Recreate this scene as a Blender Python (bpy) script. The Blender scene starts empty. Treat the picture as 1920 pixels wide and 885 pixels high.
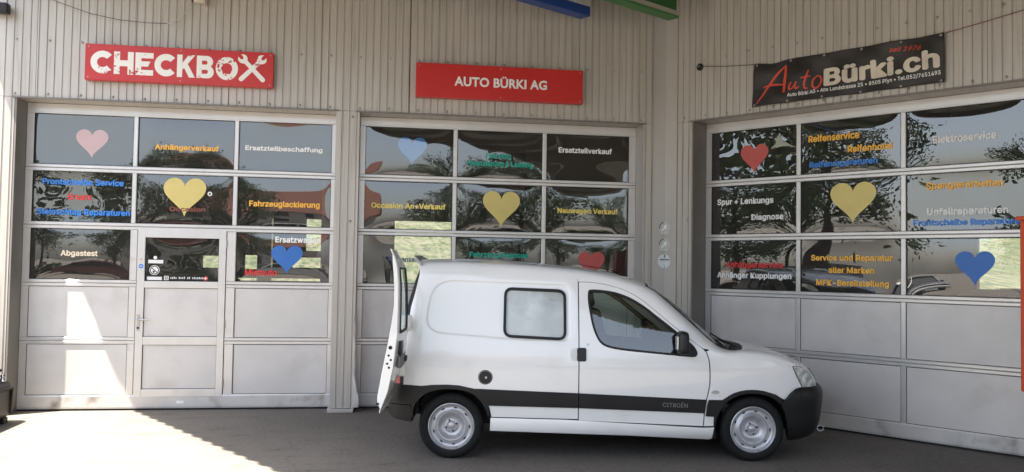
import bpy, bmesh, math, random
import numpy as np
from mathutils import Vector, Matrix
from mathutils.geometry import delaunay_2d_cdt
random.seed(7); rng = np.random.default_rng(7)
SC = bpy.context.scene
COL = SC.collection
# ------------------------------------------------------------------ camera
CAM_Y, CAM_H, F_PX = -10.388, 1.688, 1613.5
yaw, pitch, roll = -0.1538, 0.0368, 0.0162
fwd0 = Vector((-math.sin(yaw), math.cos(yaw), 0)); right0 = Vector((math.cos(yaw), math.sin(yaw), 0)); up0 = Vector((0, 0, 1))
fwd = math.cos(pitch)*fwd0 + math.sin(pitch)*up0; up = math.cos(pitch)*up0 - math.sin(pitch)*fwd0
rt = math.cos(roll)*right0 + math.sin(roll)*up; up2 = math.cos(roll)*up - math.sin(roll)*right0
cd = bpy.data.cameras.new('camera'); cam = bpy.data.objects.new('camera', cd); COL.objects.link(cam)
cd.sensor_fit = 'HORIZONTAL'; cd.sensor_width = 36; cd.lens = F_PX/1920*36; cd.clip_end = 2000; cd.clip_start = .05
M = Matrix((rt, up2, -fwd)).transposed().to_4x4(); M.translation = (0, CAM_Y, CAM_H); cam.matrix_world = M
SC.camera = cam
# ------------------------------------------------------------------ sky, sun, exposure
SUN = Vector((.32, .19, -1.0)).normalized()
w = bpy.data.worlds.new('World'); SC.world = w; w.use_nodes = True
nt = w.node_tree; sky = nt.nodes.new('ShaderNodeTexSky'); sky.sky_type = 'NISHITA'; sky.sun_disc = False
sky.sun_elevation = math.asin(-SUN.z); sky.sun_rotation = math.atan2(-SUN.x, -SUN.y) % (2*math.pi)
sky.air_density = 1.0; sky.dust_density = 3.0; sky.altitude = 400
bgn = nt.nodes['Background']; hs_ = nt.nodes.new('ShaderNodeHueSaturation'); hs_.inputs['Saturation'].default_value = .62
nt.links.new(sky.outputs[0], hs_.inputs['Color']); nt.links.new(hs_.outputs[0], bgn.inputs[0]); bgn.inputs[1].default_value = .13
sd = bpy.data.lights.new('sun', 'SUN'); sd.energy = 4.8; sd.angle = math.radians(.5); sd.color = (1, .93, .82)
so = bpy.data.objects.new('sun', sd); COL.objects.link(so); so.rotation_euler = SUN.to_track_quat('-Z', 'Y').to_euler()
SC.view_settings.view_transform = 'Standard'; SC.view_settings.look = 'None'; SC.view_settings.gamma = 1
SC.view_settings.exposure = 2.08
SC.view_settings.use_curve_mapping = False

# ------------------------------------------------------------------ helpers
def tag(o, label=None, cat=None, group=None, kind=None):
    if label: o['label'] = label
    if cat: o['category'] = cat
    if group: o['group'] = group
    if kind: o['kind'] = kind
    return o
def empty(name, loc=(0, 0, 0), rz=0, parent=None):
    o = bpy.data.objects.new(name, None); COL.objects.link(o); o.location = loc; o.rotation_euler = (0, 0, rz)
    o.empty_display_size = .1; o.parent = parent; return o
def link(name, me, mat=None, parent=None, shift=None):
    if mat is not None and len(me.materials) == 0: me.materials.append(mat)
    o = bpy.data.objects.new(name, me); COL.objects.link(o); o.parent = parent
    if shift: o.location = shift
    return o
def mesh(verts, faces, smooth=False, normals=None):
    me = bpy.data.meshes.new('m'); me.from_pydata([tuple(map(float, v)) for v in verts], [], [tuple(map(int, f)) for f in faces]); me.update()
    if smooth: me.polygons.foreach_set('use_smooth', [True]*len(me.polygons))
    if normals is not None: me.normals_split_custom_set_from_vertices([tuple(map(float, n)) for n in normals])
    return me
class MB:
    def __init__(s): s.v = []; s.f = []
    def box(s, x0, x1, y0, y1, z0, z1, M=None):
        n = len(s.v); c = [(x, y, z) for z in (z0, z1) for y in (y0, y1) for x in (x0, x1)]
        if M is not None: c = [tuple(M @ Vector(p)) for p in c]
        s.v += c; s.f += [tuple(n+i for i in q) for q in ((0, 2, 3, 1), (4, 5, 7, 6), (0, 1, 5, 4), (2, 6, 7, 3), (0, 4, 6, 2), (1, 3, 7, 5))]; return s
    def tube(s, pts, r, n=8, cap=True):
        pts = [Vector(p) for p in pts]; rings = []; up_ = Vector((0, 0, 1)); rr = r if isinstance(r, (list, tuple)) else [r]*len(pts)
        for i, p in enumerate(pts):
            t = (pts[min(i+1, len(pts)-1)]-pts[max(i-1, 0)]).normalized(); a = t.cross(up_ if abs(t.z) < .95 else Vector((1, 0, 0))).normalized(); b = t.cross(a)
            k = len(s.v); rings.append(k)
            s.v += [tuple(p+rr[i]*(math.cos(2*math.pi*j/n)*a+math.sin(2*math.pi*j/n)*b)) for j in range(n)]
        for k0, k1 in zip(rings, rings[1:]):
            s.f += [(k0+j, k0+(j+1) % n, k1+(j+1) % n, k1+j) for j in range(n)]
        if cap: s.f.append(tuple(rings[0]+j for j in reversed(range(n)))); s.f.append(tuple(rings[-1]+j for j in range(n)))
        return s
    def lathe(s, prof, n=32, M=None, axis='y'):      # prof (r, h)
        k = len(s.v)
        for r, h in prof:
            for j in range(n):
                a = 2*math.pi*j/n
                p = (r*math.cos(a), h, r*math.sin(a)) if axis == 'y' else (r*math.cos(a), r*math.sin(a), h)
                if M is not None: p = tuple(M @ Vector(p))
                s.v.append(p)
        for i in range(len(prof)-1):
            s.f += [(k+i*n+j, k+i*n+(j+1) % n, k+(i+1)*n+(j+1) % n, k+(i+1)*n+j) for j in range(n)]
        return s
    def extrude(s, prof, x0, x1, ax='x'):            # closed profile in (y,z) swept along x, or in (x,y) swept along z
        n = len(prof); k = len(s.v)
        if ax == 'x': s.v += [(x0, a, b) for a, b in prof]+[(x1, a, b) for a, b in prof]
        else: s.v += [(a, b, x0) for a, b in prof]+[(a, b, x1) for a, b in prof]
        s.f += [(k+j, k+(j+1) % n, k+n+(j+1) % n, k+n+j) for j in range(n)]
        s.f += [tuple(k+j for j in reversed(range(n))), tuple(k+n+j for j in range(n))]; return s
    def me(s, smooth=False, angle=None, bevel=0):
        me = mesh(s.v, s.f, smooth)
        if bevel or angle:
            bm = bmesh.new(); bm.from_mesh(me); bmesh.ops.recalc_face_normals(bm, faces=bm.faces)
            if bevel: bmesh.ops.bevel(bm, geom=bm.edges[:], offset=bevel, segments=2, affect='EDGES', profile=.6)
            bm.to_mesh(me); bm.free()
        if angle:
            me.polygons.foreach_set('use_smooth', [True]*len(me.polygons)); me.set_sharp_from_angle(angle=math.radians(angle))
        return me
def rbox(sx, sy, sz, r=.03, seg=3, taper=None):
    bm = bmesh.new(); bmesh.ops.create_cube(bm, size=1); bmesh.ops.scale(bm, vec=(sx, sy, sz), verts=bm.verts)
    if taper:
        for v in bm.verts:
            if v.co.z > 0: v.co.x *= taper[0]; v.co.y *= taper[1]
    bmesh.ops.bevel(bm, geom=bm.edges[:], offset=r, segments=seg, affect='EDGES', profile=.5)
    me = bpy.data.meshes.new('m'); bm.to_mesh(me); bm.free()
    me.polygons.foreach_set('use_smooth', [True]*len(me.polygons)); me.set_sharp_from_angle(angle=math.radians(50)); return me
def moved(me, loc, rot=None):
    m = Matrix.Translation(loc)
    if rot is not None: m = m @ rot
    me.transform(m); return me

# ------------------------------------------------------------------ materials
def mat(name, base, rough=.5, metal=0, var=.0, vscale=3, stretch=(1, 1, 1), bump=0, bscale=60, spec=.5, coat=0, dirt=None, dscale=2, detail=6):
    m = bpy.data.materials.new(name); m.use_nodes = True; N = m.node_tree.nodes; L = m.node_tree.links; p = N['Principled BSDF']
    p.inputs['Base Color'].default_value = (*base, 1); p.inputs['Roughness'].default_value = rough; p.inputs['Metallic'].default_value = metal
    p.inputs['Specular IOR Level'].default_value = spec; p.inputs['Coat Weight'].default_value = coat; p.inputs['Coat Roughness'].default_value = .04
    tc = N.new('ShaderNodeTexCoord')
    def noise(scale, st, det=detail):
        mp = N.new('ShaderNodeMapping'); mp.inputs['Scale'].default_value = st; L.new(tc.outputs['Object'], mp.inputs['Vector'])
        n = N.new('ShaderNodeTexNoise'); n.inputs['Scale'].default_value = scale; n.inputs['Detail'].default_value = det; L.new(mp.outputs[0], n.inputs['Vector']); return n
    col = None
    if var:
        n = noise(vscale, stretch); r = N.new('ShaderNodeMapRange'); L.new(n.outputs[0], r.inputs[0]); r.inputs[1].default_value = .3; r.inputs[2].default_value = .7
        r.inputs[3].default_value = 1-var; r.inputs[4].default_value = 1+var
        mx = N.new('ShaderNodeVectorMath'); mx.operation = 'SCALE'; mx.inputs[0].default_value = base; L.new(r.outputs[0], mx.inputs['Scale']); col = mx.outputs[0]
    if dirt:
        n = noise(dscale, stretch, 8); r = N.new('ShaderNodeMapRange'); L.new(n.outputs[0], r.inputs[0]); r.inputs[1].default_value = dirt[1]; r.inputs[2].default_value = dirt[2]
        mx = N.new('ShaderNodeMix'); mx.data_type = 'RGBA'; L.new(r.outputs[0], mx.inputs[0])
        if col is None: mx.inputs[6].default_value = (*base, 1)
        else: L.new(col, mx.inputs[6])
        mx.inputs[7].default_value = (*dirt[0], 1); col = mx.outputs[2]
    if col is not None: L.new(col, p.inputs['Base Color'])
    if bump:
        n = noise(bscale, (1, 1, 1), 3); b = N.new('ShaderNodeBump'); b.inputs['Strength'].default_value = bump; b.inputs['Distance'].default_value = .01
        L.new(n.outputs[0], b.inputs['Height']); L.new(b.outputs[0], p.inputs['Normal'])
    return m
def glass(name, tint, ior=1.6, rough=0.0, refl=1.0, haze=0):
    m = bpy.data.materials.new(name); m.use_nodes = True; N = m.node_tree.nodes; L = m.node_tree.links; N.clear()
    o = N.new('ShaderNodeOutputMaterial'); t = N.new('ShaderNodeBsdfTransparent'); t.inputs[0].default_value = (*tint, 1)
    g = N.new('ShaderNodeBsdfGlossy'); g.inputs['Roughness'].default_value = rough; g.inputs[0].default_value = (refl, refl, refl, 1)
    f = N.new('ShaderNodeFresnel'); f.inputs[0].default_value = ior
    # a pane facing away from the eye must not count as seen from inside glass
    geo = N.new('ShaderNodeNewGeometry'); mxn = N.new('ShaderNodeMix'); mxn.data_type = 'FLOAT'
    L.new(geo.outputs['Backfacing'], mxn.inputs[0]); mxn.inputs[2].default_value = ior; mxn.inputs[3].default_value = 1/ior
    L.new(mxn.outputs[0], f.inputs[0])
    x = N.new('ShaderNodeMixShader'); L.new(f.outputs[0], x.inputs[0]); L.new(t.outputs[0], x.inputs[1]); L.new(g.outputs[0], x.inputs[2])
    if haze:       # dust and fine scratches on the sheet scatter a little light
        dd = N.new('ShaderNodeBsdfDiffuse'); dd.inputs[0].default_value = (.55, .53, .50, 1); y = N.new('ShaderNodeMixShader'); y.inputs[0].default_value = haze
        L.new(x.outputs[0], y.inputs[1]); L.new(dd.outputs[0], y.inputs[2]); x = y
    L.new(x.outputs[0], o.inputs[0]); return m
m_clad = mat('cladding_paint', (.455, .425, .385), .42, .25, var=.07, vscale=1.1, stretch=(9, 1, .35), dirt=((.27, .24, .205), .53, .86), dscale=3.2)
m_trim = mat('trim_metal', (.45, .425, .40), .40, .3, var=.06, vscale=2, stretch=(2, 1, .5))
m_alu = mat('door_aluminium', (.62, .605, .59), .33, .45, var=.05, vscale=4, dirt=((.35, .32, .29), .62, .95), dscale=5)
m_panel = mat('stucco_infill', (.60, .575, .555), .42, .25, var=.05, vscale=2.6, bump=.22, bscale=230, dirt=((.42, .39, .36), .55, .95), dscale=2.1)
m_alu_low = mat('door_aluminium_foot', (.56, .545, .53), .4, .35, var=.08, vscale=5, dirt=((.20, .16, .125), .56, .80), dscale=4)
m_reveal = mat('reveal_metal', (.20, .185, .17), .5, .2, var=.1)
m_rubber = mat('black_rubber', (.009, .009, .009), .55, spec=.35)
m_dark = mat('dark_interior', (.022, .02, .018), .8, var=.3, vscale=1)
m_pane = glass('acrylic_pane', (.80, .80, .79), 1.95, haze=.035)
m_red = mat('sign_red', (.50, .018, .016), .35, var=.06, vscale=2)
m_redside = mat('sign_red_edge', (.38, .02, .018), .4)
m_white = mat('white_lettering', (.80, .80, .78), .5)
COLS = dict(amber=(.88, .46, .05), white=(.86, .86, .84), blue=(.03, .22, .70), blueh=(.025, .15, .50), red=(.64, .03, .03), cream=(.82, .70, .52), dimred=(.22, .05, .035),
            green=(.0, .36, .26), yellow=(.86, .68, .14), navy=(.02, .045, .15), grey=(.80, .80, .79), pink=(.68, .31, .29), gold=(.66, .54, .18),
            skyblue=(.05, .24, .62), redh=(.52, .085, .07))
MATC = {k: mat('vinyl_'+k, c, .45, var=.05, vscale=6) for k, c in COLS.items()}
m_steel = mat('galvanised_screw', (.45, .43, .40), .35, .8)
m_blackplastic = mat('black_plastic', (.010, .010, .011), .45, spec=.4, var=.2, vscale=5)
m_bumper = mat('weathered_black_plastic', (.011, .0105, .0105), .48, spec=.35, var=.25, vscale=2.5, bump=.12, bscale=220)
m_paint = mat('white_car_paint', (.75, .745, .73), .30, 0, var=.012, vscale=1.3, coat=1, dirt=((.55, .52, .47), .60, 1.0), dscale=1.9)
m_tyre = mat('tyre_rubber', (.009, .009, .009), .75, spec=.3, var=.2, vscale=8, bump=.2, bscale=90)
m_rim = mat('silver_steel_wheel', (.47, .47, .49), .40, .6, var=.06, vscale=12, dirt=((.30, .26, .22), .62, .95), dscale=14)
m_glass_car = glass('car_glass', (.62, .70, .66), 1.9)

# ------------------------------------------------------------------ ground, meadow
def ground_mat():
    m = bpy.data.materials.new('concrete_yard'); m.use_nodes = True; N = m.node_tree.nodes; L = m.node_tree.links; p = N['Principled BSDF']
    tc = N.new('ShaderNodeTexCoord')
    def nz(sc, det=8, st=(1, 1, 1), rg=.55):
        mp = N.new('ShaderNodeMapping'); mp.inputs['Scale'].default_value = st; L.new(tc.outputs['Object'], mp.inputs[0])
        n = N.new('ShaderNodeTexNoise'); n.inputs['Scale'].default_value = sc; n.inputs['Detail'].default_value = det; n.inputs['Roughness'].default_value = rg; L.new(mp.outputs[0], n.inputs[0]); return n.outputs[0]
    def mr(src, a, b, c, d):
        r = N.new('ShaderNodeMapRange'); L.new(src, r.inputs[0]); r.inputs[1].default_value = a; r.inputs[2].default_value = b; r.inputs[3].default_value = c; r.inputs[4].default_value = d; return r.outputs[0]
    def mix(f, a, b):
        x = N.new('ShaderNodeMix'); x.data_type = 'RGBA'; L.new(f, x.inputs[0])
        for s, v in ((6, a), (7, b)):
            if isinstance(v, tuple): x.inputs[s].default_value = (*v, 1)
            else: L.new(v, x.inputs[s])
        return x.outputs[2]
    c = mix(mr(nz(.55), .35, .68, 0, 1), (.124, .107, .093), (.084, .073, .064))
    # paler outside the eaves, darker under the roof: shade put into the colour
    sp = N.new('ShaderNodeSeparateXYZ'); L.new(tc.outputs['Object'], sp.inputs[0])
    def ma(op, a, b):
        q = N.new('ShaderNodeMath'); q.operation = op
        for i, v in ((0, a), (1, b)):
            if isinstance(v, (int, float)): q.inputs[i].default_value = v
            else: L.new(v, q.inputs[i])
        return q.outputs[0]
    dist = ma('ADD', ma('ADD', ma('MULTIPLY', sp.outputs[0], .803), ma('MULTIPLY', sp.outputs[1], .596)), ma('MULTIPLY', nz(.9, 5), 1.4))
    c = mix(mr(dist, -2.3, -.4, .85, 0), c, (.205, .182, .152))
    c = mix(mr(nz(2.1, 8, (1, 2.2, 1)), .52, .74, 0, .75), c, (.062, .055, .050))
    c = mix(mr(nz(7, 6, (3.2, 1, 1)), .60, .74, 0, .45), c, (.21, .19, .165))        # oil and tyre marks
    c = mix(mr(nz(26, 4), .35, .75, 0, .35), c, (.30, .28, .25))
    c = mix(mr(nz(160, 3), .55, .75, 0, .4), c, (.10, .09, .08))
    v = N.new('ShaderNodeTexVoronoi'); v.feature = 'DISTANCE_TO_EDGE'; v.inputs['Scale'].default_value = .33
    wn = N.new('ShaderNodeTexNoise'); wn.inputs['Scale'].default_value = 2.4; wn.inputs['Detail'].default_value = 6; L.new(tc.outputs['Object'], wn.inputs[0])
    ad = N.new('ShaderNodeMix'); ad.data_type = 'RGBA'; ad.blend_type = 'ADD'; ad.inputs[0].default_value = .35; L.new(tc.outputs['Object'], ad.inputs[6]); L.new(wn.outputs['Color'], ad.inputs[7]); L.new(ad.outputs[2], v.inputs['Vector'])
    c = mix(mr(v.outputs[0], .0, .004, .28, 0), c, (.05, .045, .04))                     # hairline cracks
    L.new(c, p.inputs['Base Color']); p.inputs['Roughness'].default_value = .8
    b = N.new('ShaderNodeBump'); b.inputs['Strength'].default_value = .35; b.inputs['Distance'].default_value = .004; L.new(nz(70, 6), b.inputs['Height']); L.new(b.outputs[0], p.inputs['Normal'])
    return m
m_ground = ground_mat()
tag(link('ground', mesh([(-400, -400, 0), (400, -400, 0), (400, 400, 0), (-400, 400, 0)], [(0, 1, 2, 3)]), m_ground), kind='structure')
m_meadow = mat('sunlit_meadow', (.036, .050, .014), .9, var=.7, vscale=4.5, stretch=(1, .2, 1), bump=.8, bscale=6, detail=12, dirt=((.085, .085, .042), .47, .56), dscale=3.5)
V = []; Fc = []; nx, ny = 40, 14
for j in range(ny+1):
    for i in range(nx+1):
        X = -60+170*i/nx; Y = 15+120*j/ny; V.append((X, Y, .02+(Y-15)*.14+(.3*math.sin(X*.2+Y*.1) if j else 0)))
for j in range(ny):
    for i in range(nx): a = j*(nx+1)+i; Fc.append((a, a+1, a+nx+2, a+nx+1))
tag(link('meadow', mesh(V, Fc, True), m_meadow), kind='structure')

# ------------------------------------------------------------------ wall frames
ANG_B = math.radians(53.4); OB = Vector((3.6004, 0, 0))
WR = {'A': (Vector((0, 0, 0)), 0.0), 'B': (OB, -ANG_B)}
def wroot(name, wl, s0=0, y0=0, z0=0):
    o, r = WR[wl]; p = o+Matrix.Rotation(r, 4, 'Z') @ Vector((s0, y0, z0)); return empty(name, p, r)
REV = .30                      # depth of the door reveals
bld = empty('workshop_building'); tag(bld, 'grey metal clad workshop wall in two wings meeting at an obtuse corner', 'building')
fr = {'A': bld, 'B': empty('side_wing', OB, -ANG_B, bld)}
# corrugated sheet mesh between s0,s1 and z0,z1 ; face plane y=-REV
def ribs(s0, s1, z0, z1, phase=0.0, pitch_=.0845):
    prof = [(0, 0), (.056, 0), (.061, .011), (.0715, .011), (.0765, 0)]
    xs = [(s0, 0)]
    k = math.floor((s0-phase)/pitch_)
    while True:
        b = phase+k*pitch_
        if b > s1: break
        for dx, dy in prof:
            if s0+.002 < b+dx < s1-.002: xs.append((b+dx, dy))
        k += 1
    xs.append((s1, 0)); v = []; f = []
    for i, (x, y) in enumerate(xs):
        v += [(x, -REV+y, z0), (x, -REV+y, z1)]
    for i in range(len(xs)-1): f.append((2*i, 2*i+2, 2*i+3, 2*i+1))
    n = len(v)  # folded bottom edge gives the sheet thickness
    v += [(x, -REV+y+.012, z0) for x, y in xs]
    for i in range(len(xs)-1): f.append((2*i, n+i, n+i+1, 2*i+2))
    return mesh(v, f)
def sheets(wl, s0, s1, z0, z1, cuts, name='cladding_sheet'):
    e = [s0]+[c for c in cuts if s0 < c < s1]+[s1]
    for i, (a, b) in enumerate(zip(e, e[1:])):
        o = link(name, ribs(a, b-.003, z0, z1, e[0] if False else 0), m_clad, fr[wl]); o.location.y = -.0015*(i % 2)
ZL, ZT = 3.475, 5.9
cutsA = [-4.78, -3.76, -2.74, -1.72, -.70, .32, 1.34, 2.36, 3.3]
sheets('A', -6.2, 3.30, ZL, ZT, cutsA)
sheets('A', -6.2, -3.965, .02, ZL-.004, [-4.95])
sheets('A', 3.175, 3.30, .02, ZL-.004, [])
sheets('A', -.515, -.245, .05, ZL-.004, [])
cutsB = [.62, 1.66, 2.70, 3.74, 4.78]
sheets('B', .315, 7.5, ZL, ZT, cutsB)
sheets('B', .315, .53, .02, ZL-.004, [])
sheets('B', 4.20, 7.5, .02, ZL-.004, [5.2, 6.2])
# folded corner trim : two flats meeting at the corner
cx, cy = 3.449, -.302
b0 = OB+Matrix.Rotation(-ANG_B, 4, 'Z') @ Vector((.325, -REV-.004, 0))
cA = Vector((3.285, -.306, 0)); cC = Vector((cx-.002, cy-.003, 0)); 
for nm, p, q, ls in (('corner_trim', cA, cC, -1), ('corner_trim', cC, b0, 1)):
    d = (q-p).normalized(); nrm = Vector((d.y, -d.x, 0)); mb = MB()
    pts = [p+nrm*(-.02), p+nrm*0, p+d*.012+nrm*.006, p+d*.016, q-d*.016, q-d*.012+nrm*.006, q, q+nrm*-.02] if False else None
    if ls < 0: poly = [p-nrm*.0, p+nrm*.009, p+d*.012+nrm*.009, p+d*.017+nrm*.001, q+nrm*.001, q-nrm*.008]
    else: poly = [p-nrm*.008, p+nrm*.001, q-d*.017+nrm*.001, q-d*.012+nrm*.009, q+nrm*.009, q-nrm*0]
    mb.extrude([(a.x, a.y) for a in poly], .02, ZT, 'z'); link(nm, mb.me(), m_trim, bld)
# drip flashing above each opening, soffit and jambs of the reveals, sill strips
OPEN = {'d1': ('A', -3.945, -.515), 'd2': ('A', -.245, 3.165), 'd3': ('B', .545, 4.19)}
for k, (wl, a, b) in OPEN.items():
    mb = MB().extrude([(-REV-.022, ZL-.012), (-REV-.022, ZL+.002), (-REV+.01, ZL+.012), (-REV+.01, ZL-.012)], a-.04, b+.03)
    link('drip_flashing', mb.me(), m_reveal, fr[wl])
    link('reveal_soffit', MB().box(a, b, -REV+.012, .06, ZL-.008, ZL+.01).me(), m_clad, fr[wl])
    link('reveal_jamb', MB().box(a-.02, a, -REV+.002, .06, .01, ZL-.01).me(), m_reveal if k != 'd2' else m_trim, fr[wl])
    link('reveal_jamb', MB().box(b, b+.018, -REV+.002, .06, .01, ZL-.01).me(), m_trim, fr[wl])
link('base_plate', MB().box(-.54, -.25, -REV-.035, 0, .004, .045).me(bevel=.004), m_trim, bld)
# the bent lower edge of the pier cladding, torn away from the wall
v = []; f = []; nj = 26
for j in range(nj+1):
    z = .06+1.05*j/nj; t = j/nj
    curl = .045*math.exp(-((t-.12)/.22)**2)+.022*math.exp(-((t-.62)/.12)**2)+.006*math.sin(t*31)
    sx = .035*math.exp(-((t-.0)/.25)**2)+.012*math.sin(t*17)*math.exp(-t)
    v += [(-.262, -REV-.003, z), (-.243+sx*.5, -REV-.004-curl*.5, z), (-.228+sx, -REV+.012-curl, z)]
for j in range(nj):
    for i in range(2): a = 3*j+i; f.append((a, a+1, a+4, a+3))
link('bent_edge_strip', mesh(v, f, True), m_trim, bld)
# screws
def screws(wl, rows):
    sc_ = MB()
    for z, a, b, st in rows:
        s = a
        while s < b:
            sc_.lathe([(.001, -REV-.012), (.008, -REV-.011), (.009, -REV-.005), (.015, -REV-.004), (.016, -REV)], 8, Matrix.Translation((s, 0, z+rng.normal()*.004))); s += st
    tag(link('screws', sc_.me(True), m_steel, fr[wl]), kind='stuff')
screws('A', [(4.105, -4.0+.03, 3.3, .338), (3.515, -4.0+.03, 3.3, .338), (3.40, -.33, -.3, .2), (2.2, -.33, -.3, .2)])
screws('B', [(4.19, .40, 6, .29), (3.52, .42, 6, .29), (2.3, .47, .5, .3)])
# wing walls behind, halls
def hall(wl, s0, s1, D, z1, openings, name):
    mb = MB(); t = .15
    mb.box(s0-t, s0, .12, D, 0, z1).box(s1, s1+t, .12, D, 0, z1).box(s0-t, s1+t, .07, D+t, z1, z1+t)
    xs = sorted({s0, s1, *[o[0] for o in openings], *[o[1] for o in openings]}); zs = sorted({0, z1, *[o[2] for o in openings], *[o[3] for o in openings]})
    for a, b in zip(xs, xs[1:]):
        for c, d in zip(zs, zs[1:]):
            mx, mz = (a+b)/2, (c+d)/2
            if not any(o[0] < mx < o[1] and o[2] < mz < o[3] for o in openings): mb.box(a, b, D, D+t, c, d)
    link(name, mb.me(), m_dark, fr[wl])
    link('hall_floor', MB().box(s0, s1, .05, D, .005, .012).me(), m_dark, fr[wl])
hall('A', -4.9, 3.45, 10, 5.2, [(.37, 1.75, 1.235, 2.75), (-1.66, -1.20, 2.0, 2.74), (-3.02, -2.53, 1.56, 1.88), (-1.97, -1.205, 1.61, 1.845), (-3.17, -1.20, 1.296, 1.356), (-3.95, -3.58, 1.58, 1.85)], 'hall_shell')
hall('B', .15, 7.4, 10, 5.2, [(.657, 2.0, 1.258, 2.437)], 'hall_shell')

# ------------------------------------------------------------------ lettering
FONT = None
try:      # the sans serif that ships inside Blender; its built-in font otherwise
    import os
    _p = os.path.join(bpy.utils.system_resource('DATAFILES'), 'fonts', 'Inter.woff2')
    if os.path.exists(_p): FONT = bpy.data.fonts.load(_p)
except Exception: FONT = None
def text_mesh(s, bold=.02, shear=0, plain=False):
    c = bpy.data.curves.new('t', 'FONT'); c.body = s; c.size = 1; c.offset = 0 if FONT and not plain else bold; c.shear = shear; c.resolution_u = 3; c.fill_mode = 'FRONT'
    c.space_character = 1.03
    if FONT and not plain: c.font = FONT
    o = bpy.data.objects.new('t', c); COL.objects.link(o); bpy.context.view_layer.update()
    me = bpy.data.meshes.new_from_object(o.evaluated_get(bpy.context.evaluated_depsgraph_get())); bpy.data.objects.remove(o); bpy.data.curves.remove(c)
    me.materials.clear()
    if FONT and bold and not plain:      # heavier strokes : the outline repeated a hair's breadth to each side
        v0 = [v.co.copy() for v in me.vertices]; f0 = [tuple(p.vertices) for p in me.polygons]; V_ = []; F_ = []
        for k, (dx, dy) in enumerate([(0, 0), (1, 0), (-1, 0), (0, 1), (0, -1), (.7, .7), (-.7, .7), (.7, -.7), (-.7, -.7)]):
            n = len(V_); V_ += [(v.x+dx*bold, v.y+dy*bold*.8, k) for v in v0]; F_ += [tuple(n+i for i in f) for f in f0]
        me = mesh(V_, F_)
    return me
CAP = {}
def cap_h(plain=False):
    if plain not in CAP:
        m_ = text_mesh('E', plain=plain); ys = [v.co.y for v in m_.vertices]; CAP[plain] = (max(ys), min(ys))
    return CAP[plain]
def place_text(name, s, p0, p1, cap, m, parent, yfun, origin, bold=.03, shear=0, thick=0, label=None):
    """text whose baseline runs p0->p1 in wall coordinates (s,z); yfun(s,z) is the depth of the surface it sticks to"""
    me = text_mesh(s, bold, shear, thick > .005); xs = [v.co.x for v in me.vertices]; x0, x1 = min(xs), max(xs)
    p0 = Vector(p0); p1 = Vector(p1); L_ = (p1-p0).length; dx = (p1-p0)/L_; dz = Vector((-dx.y, dx.x)); ks = L_/(x1-x0); kz_ = None; kz = cap/(cap_h(thick > .005)[0]-cap_h(thick > .005)[1])
    for v in me.vertices:
        q = p0+dx*((v.co.x-x0)*ks)+dz*((v.co.y-cap_h(thick > .005)[1])*kz); v.co = (q.x-origin[0], yfun(q.x, q.y)-origin[1]-.00012*v.co.z, q.y-origin[2])
    me.update()
    if thick:
        bm = bmesh.new(); bm.from_mesh(me); r = bmesh.ops.extrude_face_region(bm, geom=bm.faces[:]); 
        bmesh.ops.translate(bm, verts=[g for g in r['geom'] if isinstance(g, bmesh.types.BMVert)], vec=(0, -thick, 0)); bmesh.ops.recalc_face_normals(bm, faces=bm.faces); bm.to_mesh(me); bm.free()
    if thick:        # raised letters: every letter is a piece of its own
        bm = bmesh.new(); bm.from_mesh(me); bm.verts.ensure_lookup_table(); comp = [-1]*len(bm.verts); cs = []
        for v0 in bm.verts:
            if comp[v0.index] >= 0: continue
            st = [v0]; comp[v0.index] = len(cs); xs_ = []
            while st:
                v = st.pop(); xs_.append(v.co.x)
                for e in v.link_edges:
                    q = e.other_vert(v)
                    if comp[q.index] < 0: comp[q.index] = len(cs); st.append(q)
            cs.append((min(xs_), max(xs_)))
        order = sorted(range(len(cs)), key=lambda k: cs[k][0]); grp = {}; g = -1; hi = -1e9
        for k in order:
            if cs[k][0] > hi: g += 1
            grp[k] = g; hi = max(hi, cs[k][1])
        fs = {}
        for f_ in bm.faces: fs.setdefault(grp[comp[f_.verts[0].index]], []).append([v.index for v in f_.verts])
        for k, lst in fs.items():
            ids = sorted({i for f_ in lst for i in f_}); mp = {i: j for j, i in enumerate(ids)}
            o = link('letter', mesh([bm.verts[i].co for i in ids], [[mp[i] for i in f_] for f_ in lst]), m, parent)
        bm.free(); return o
    o = link(name, me, m, parent)
    if label: o['label'] = label
    return o
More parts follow.
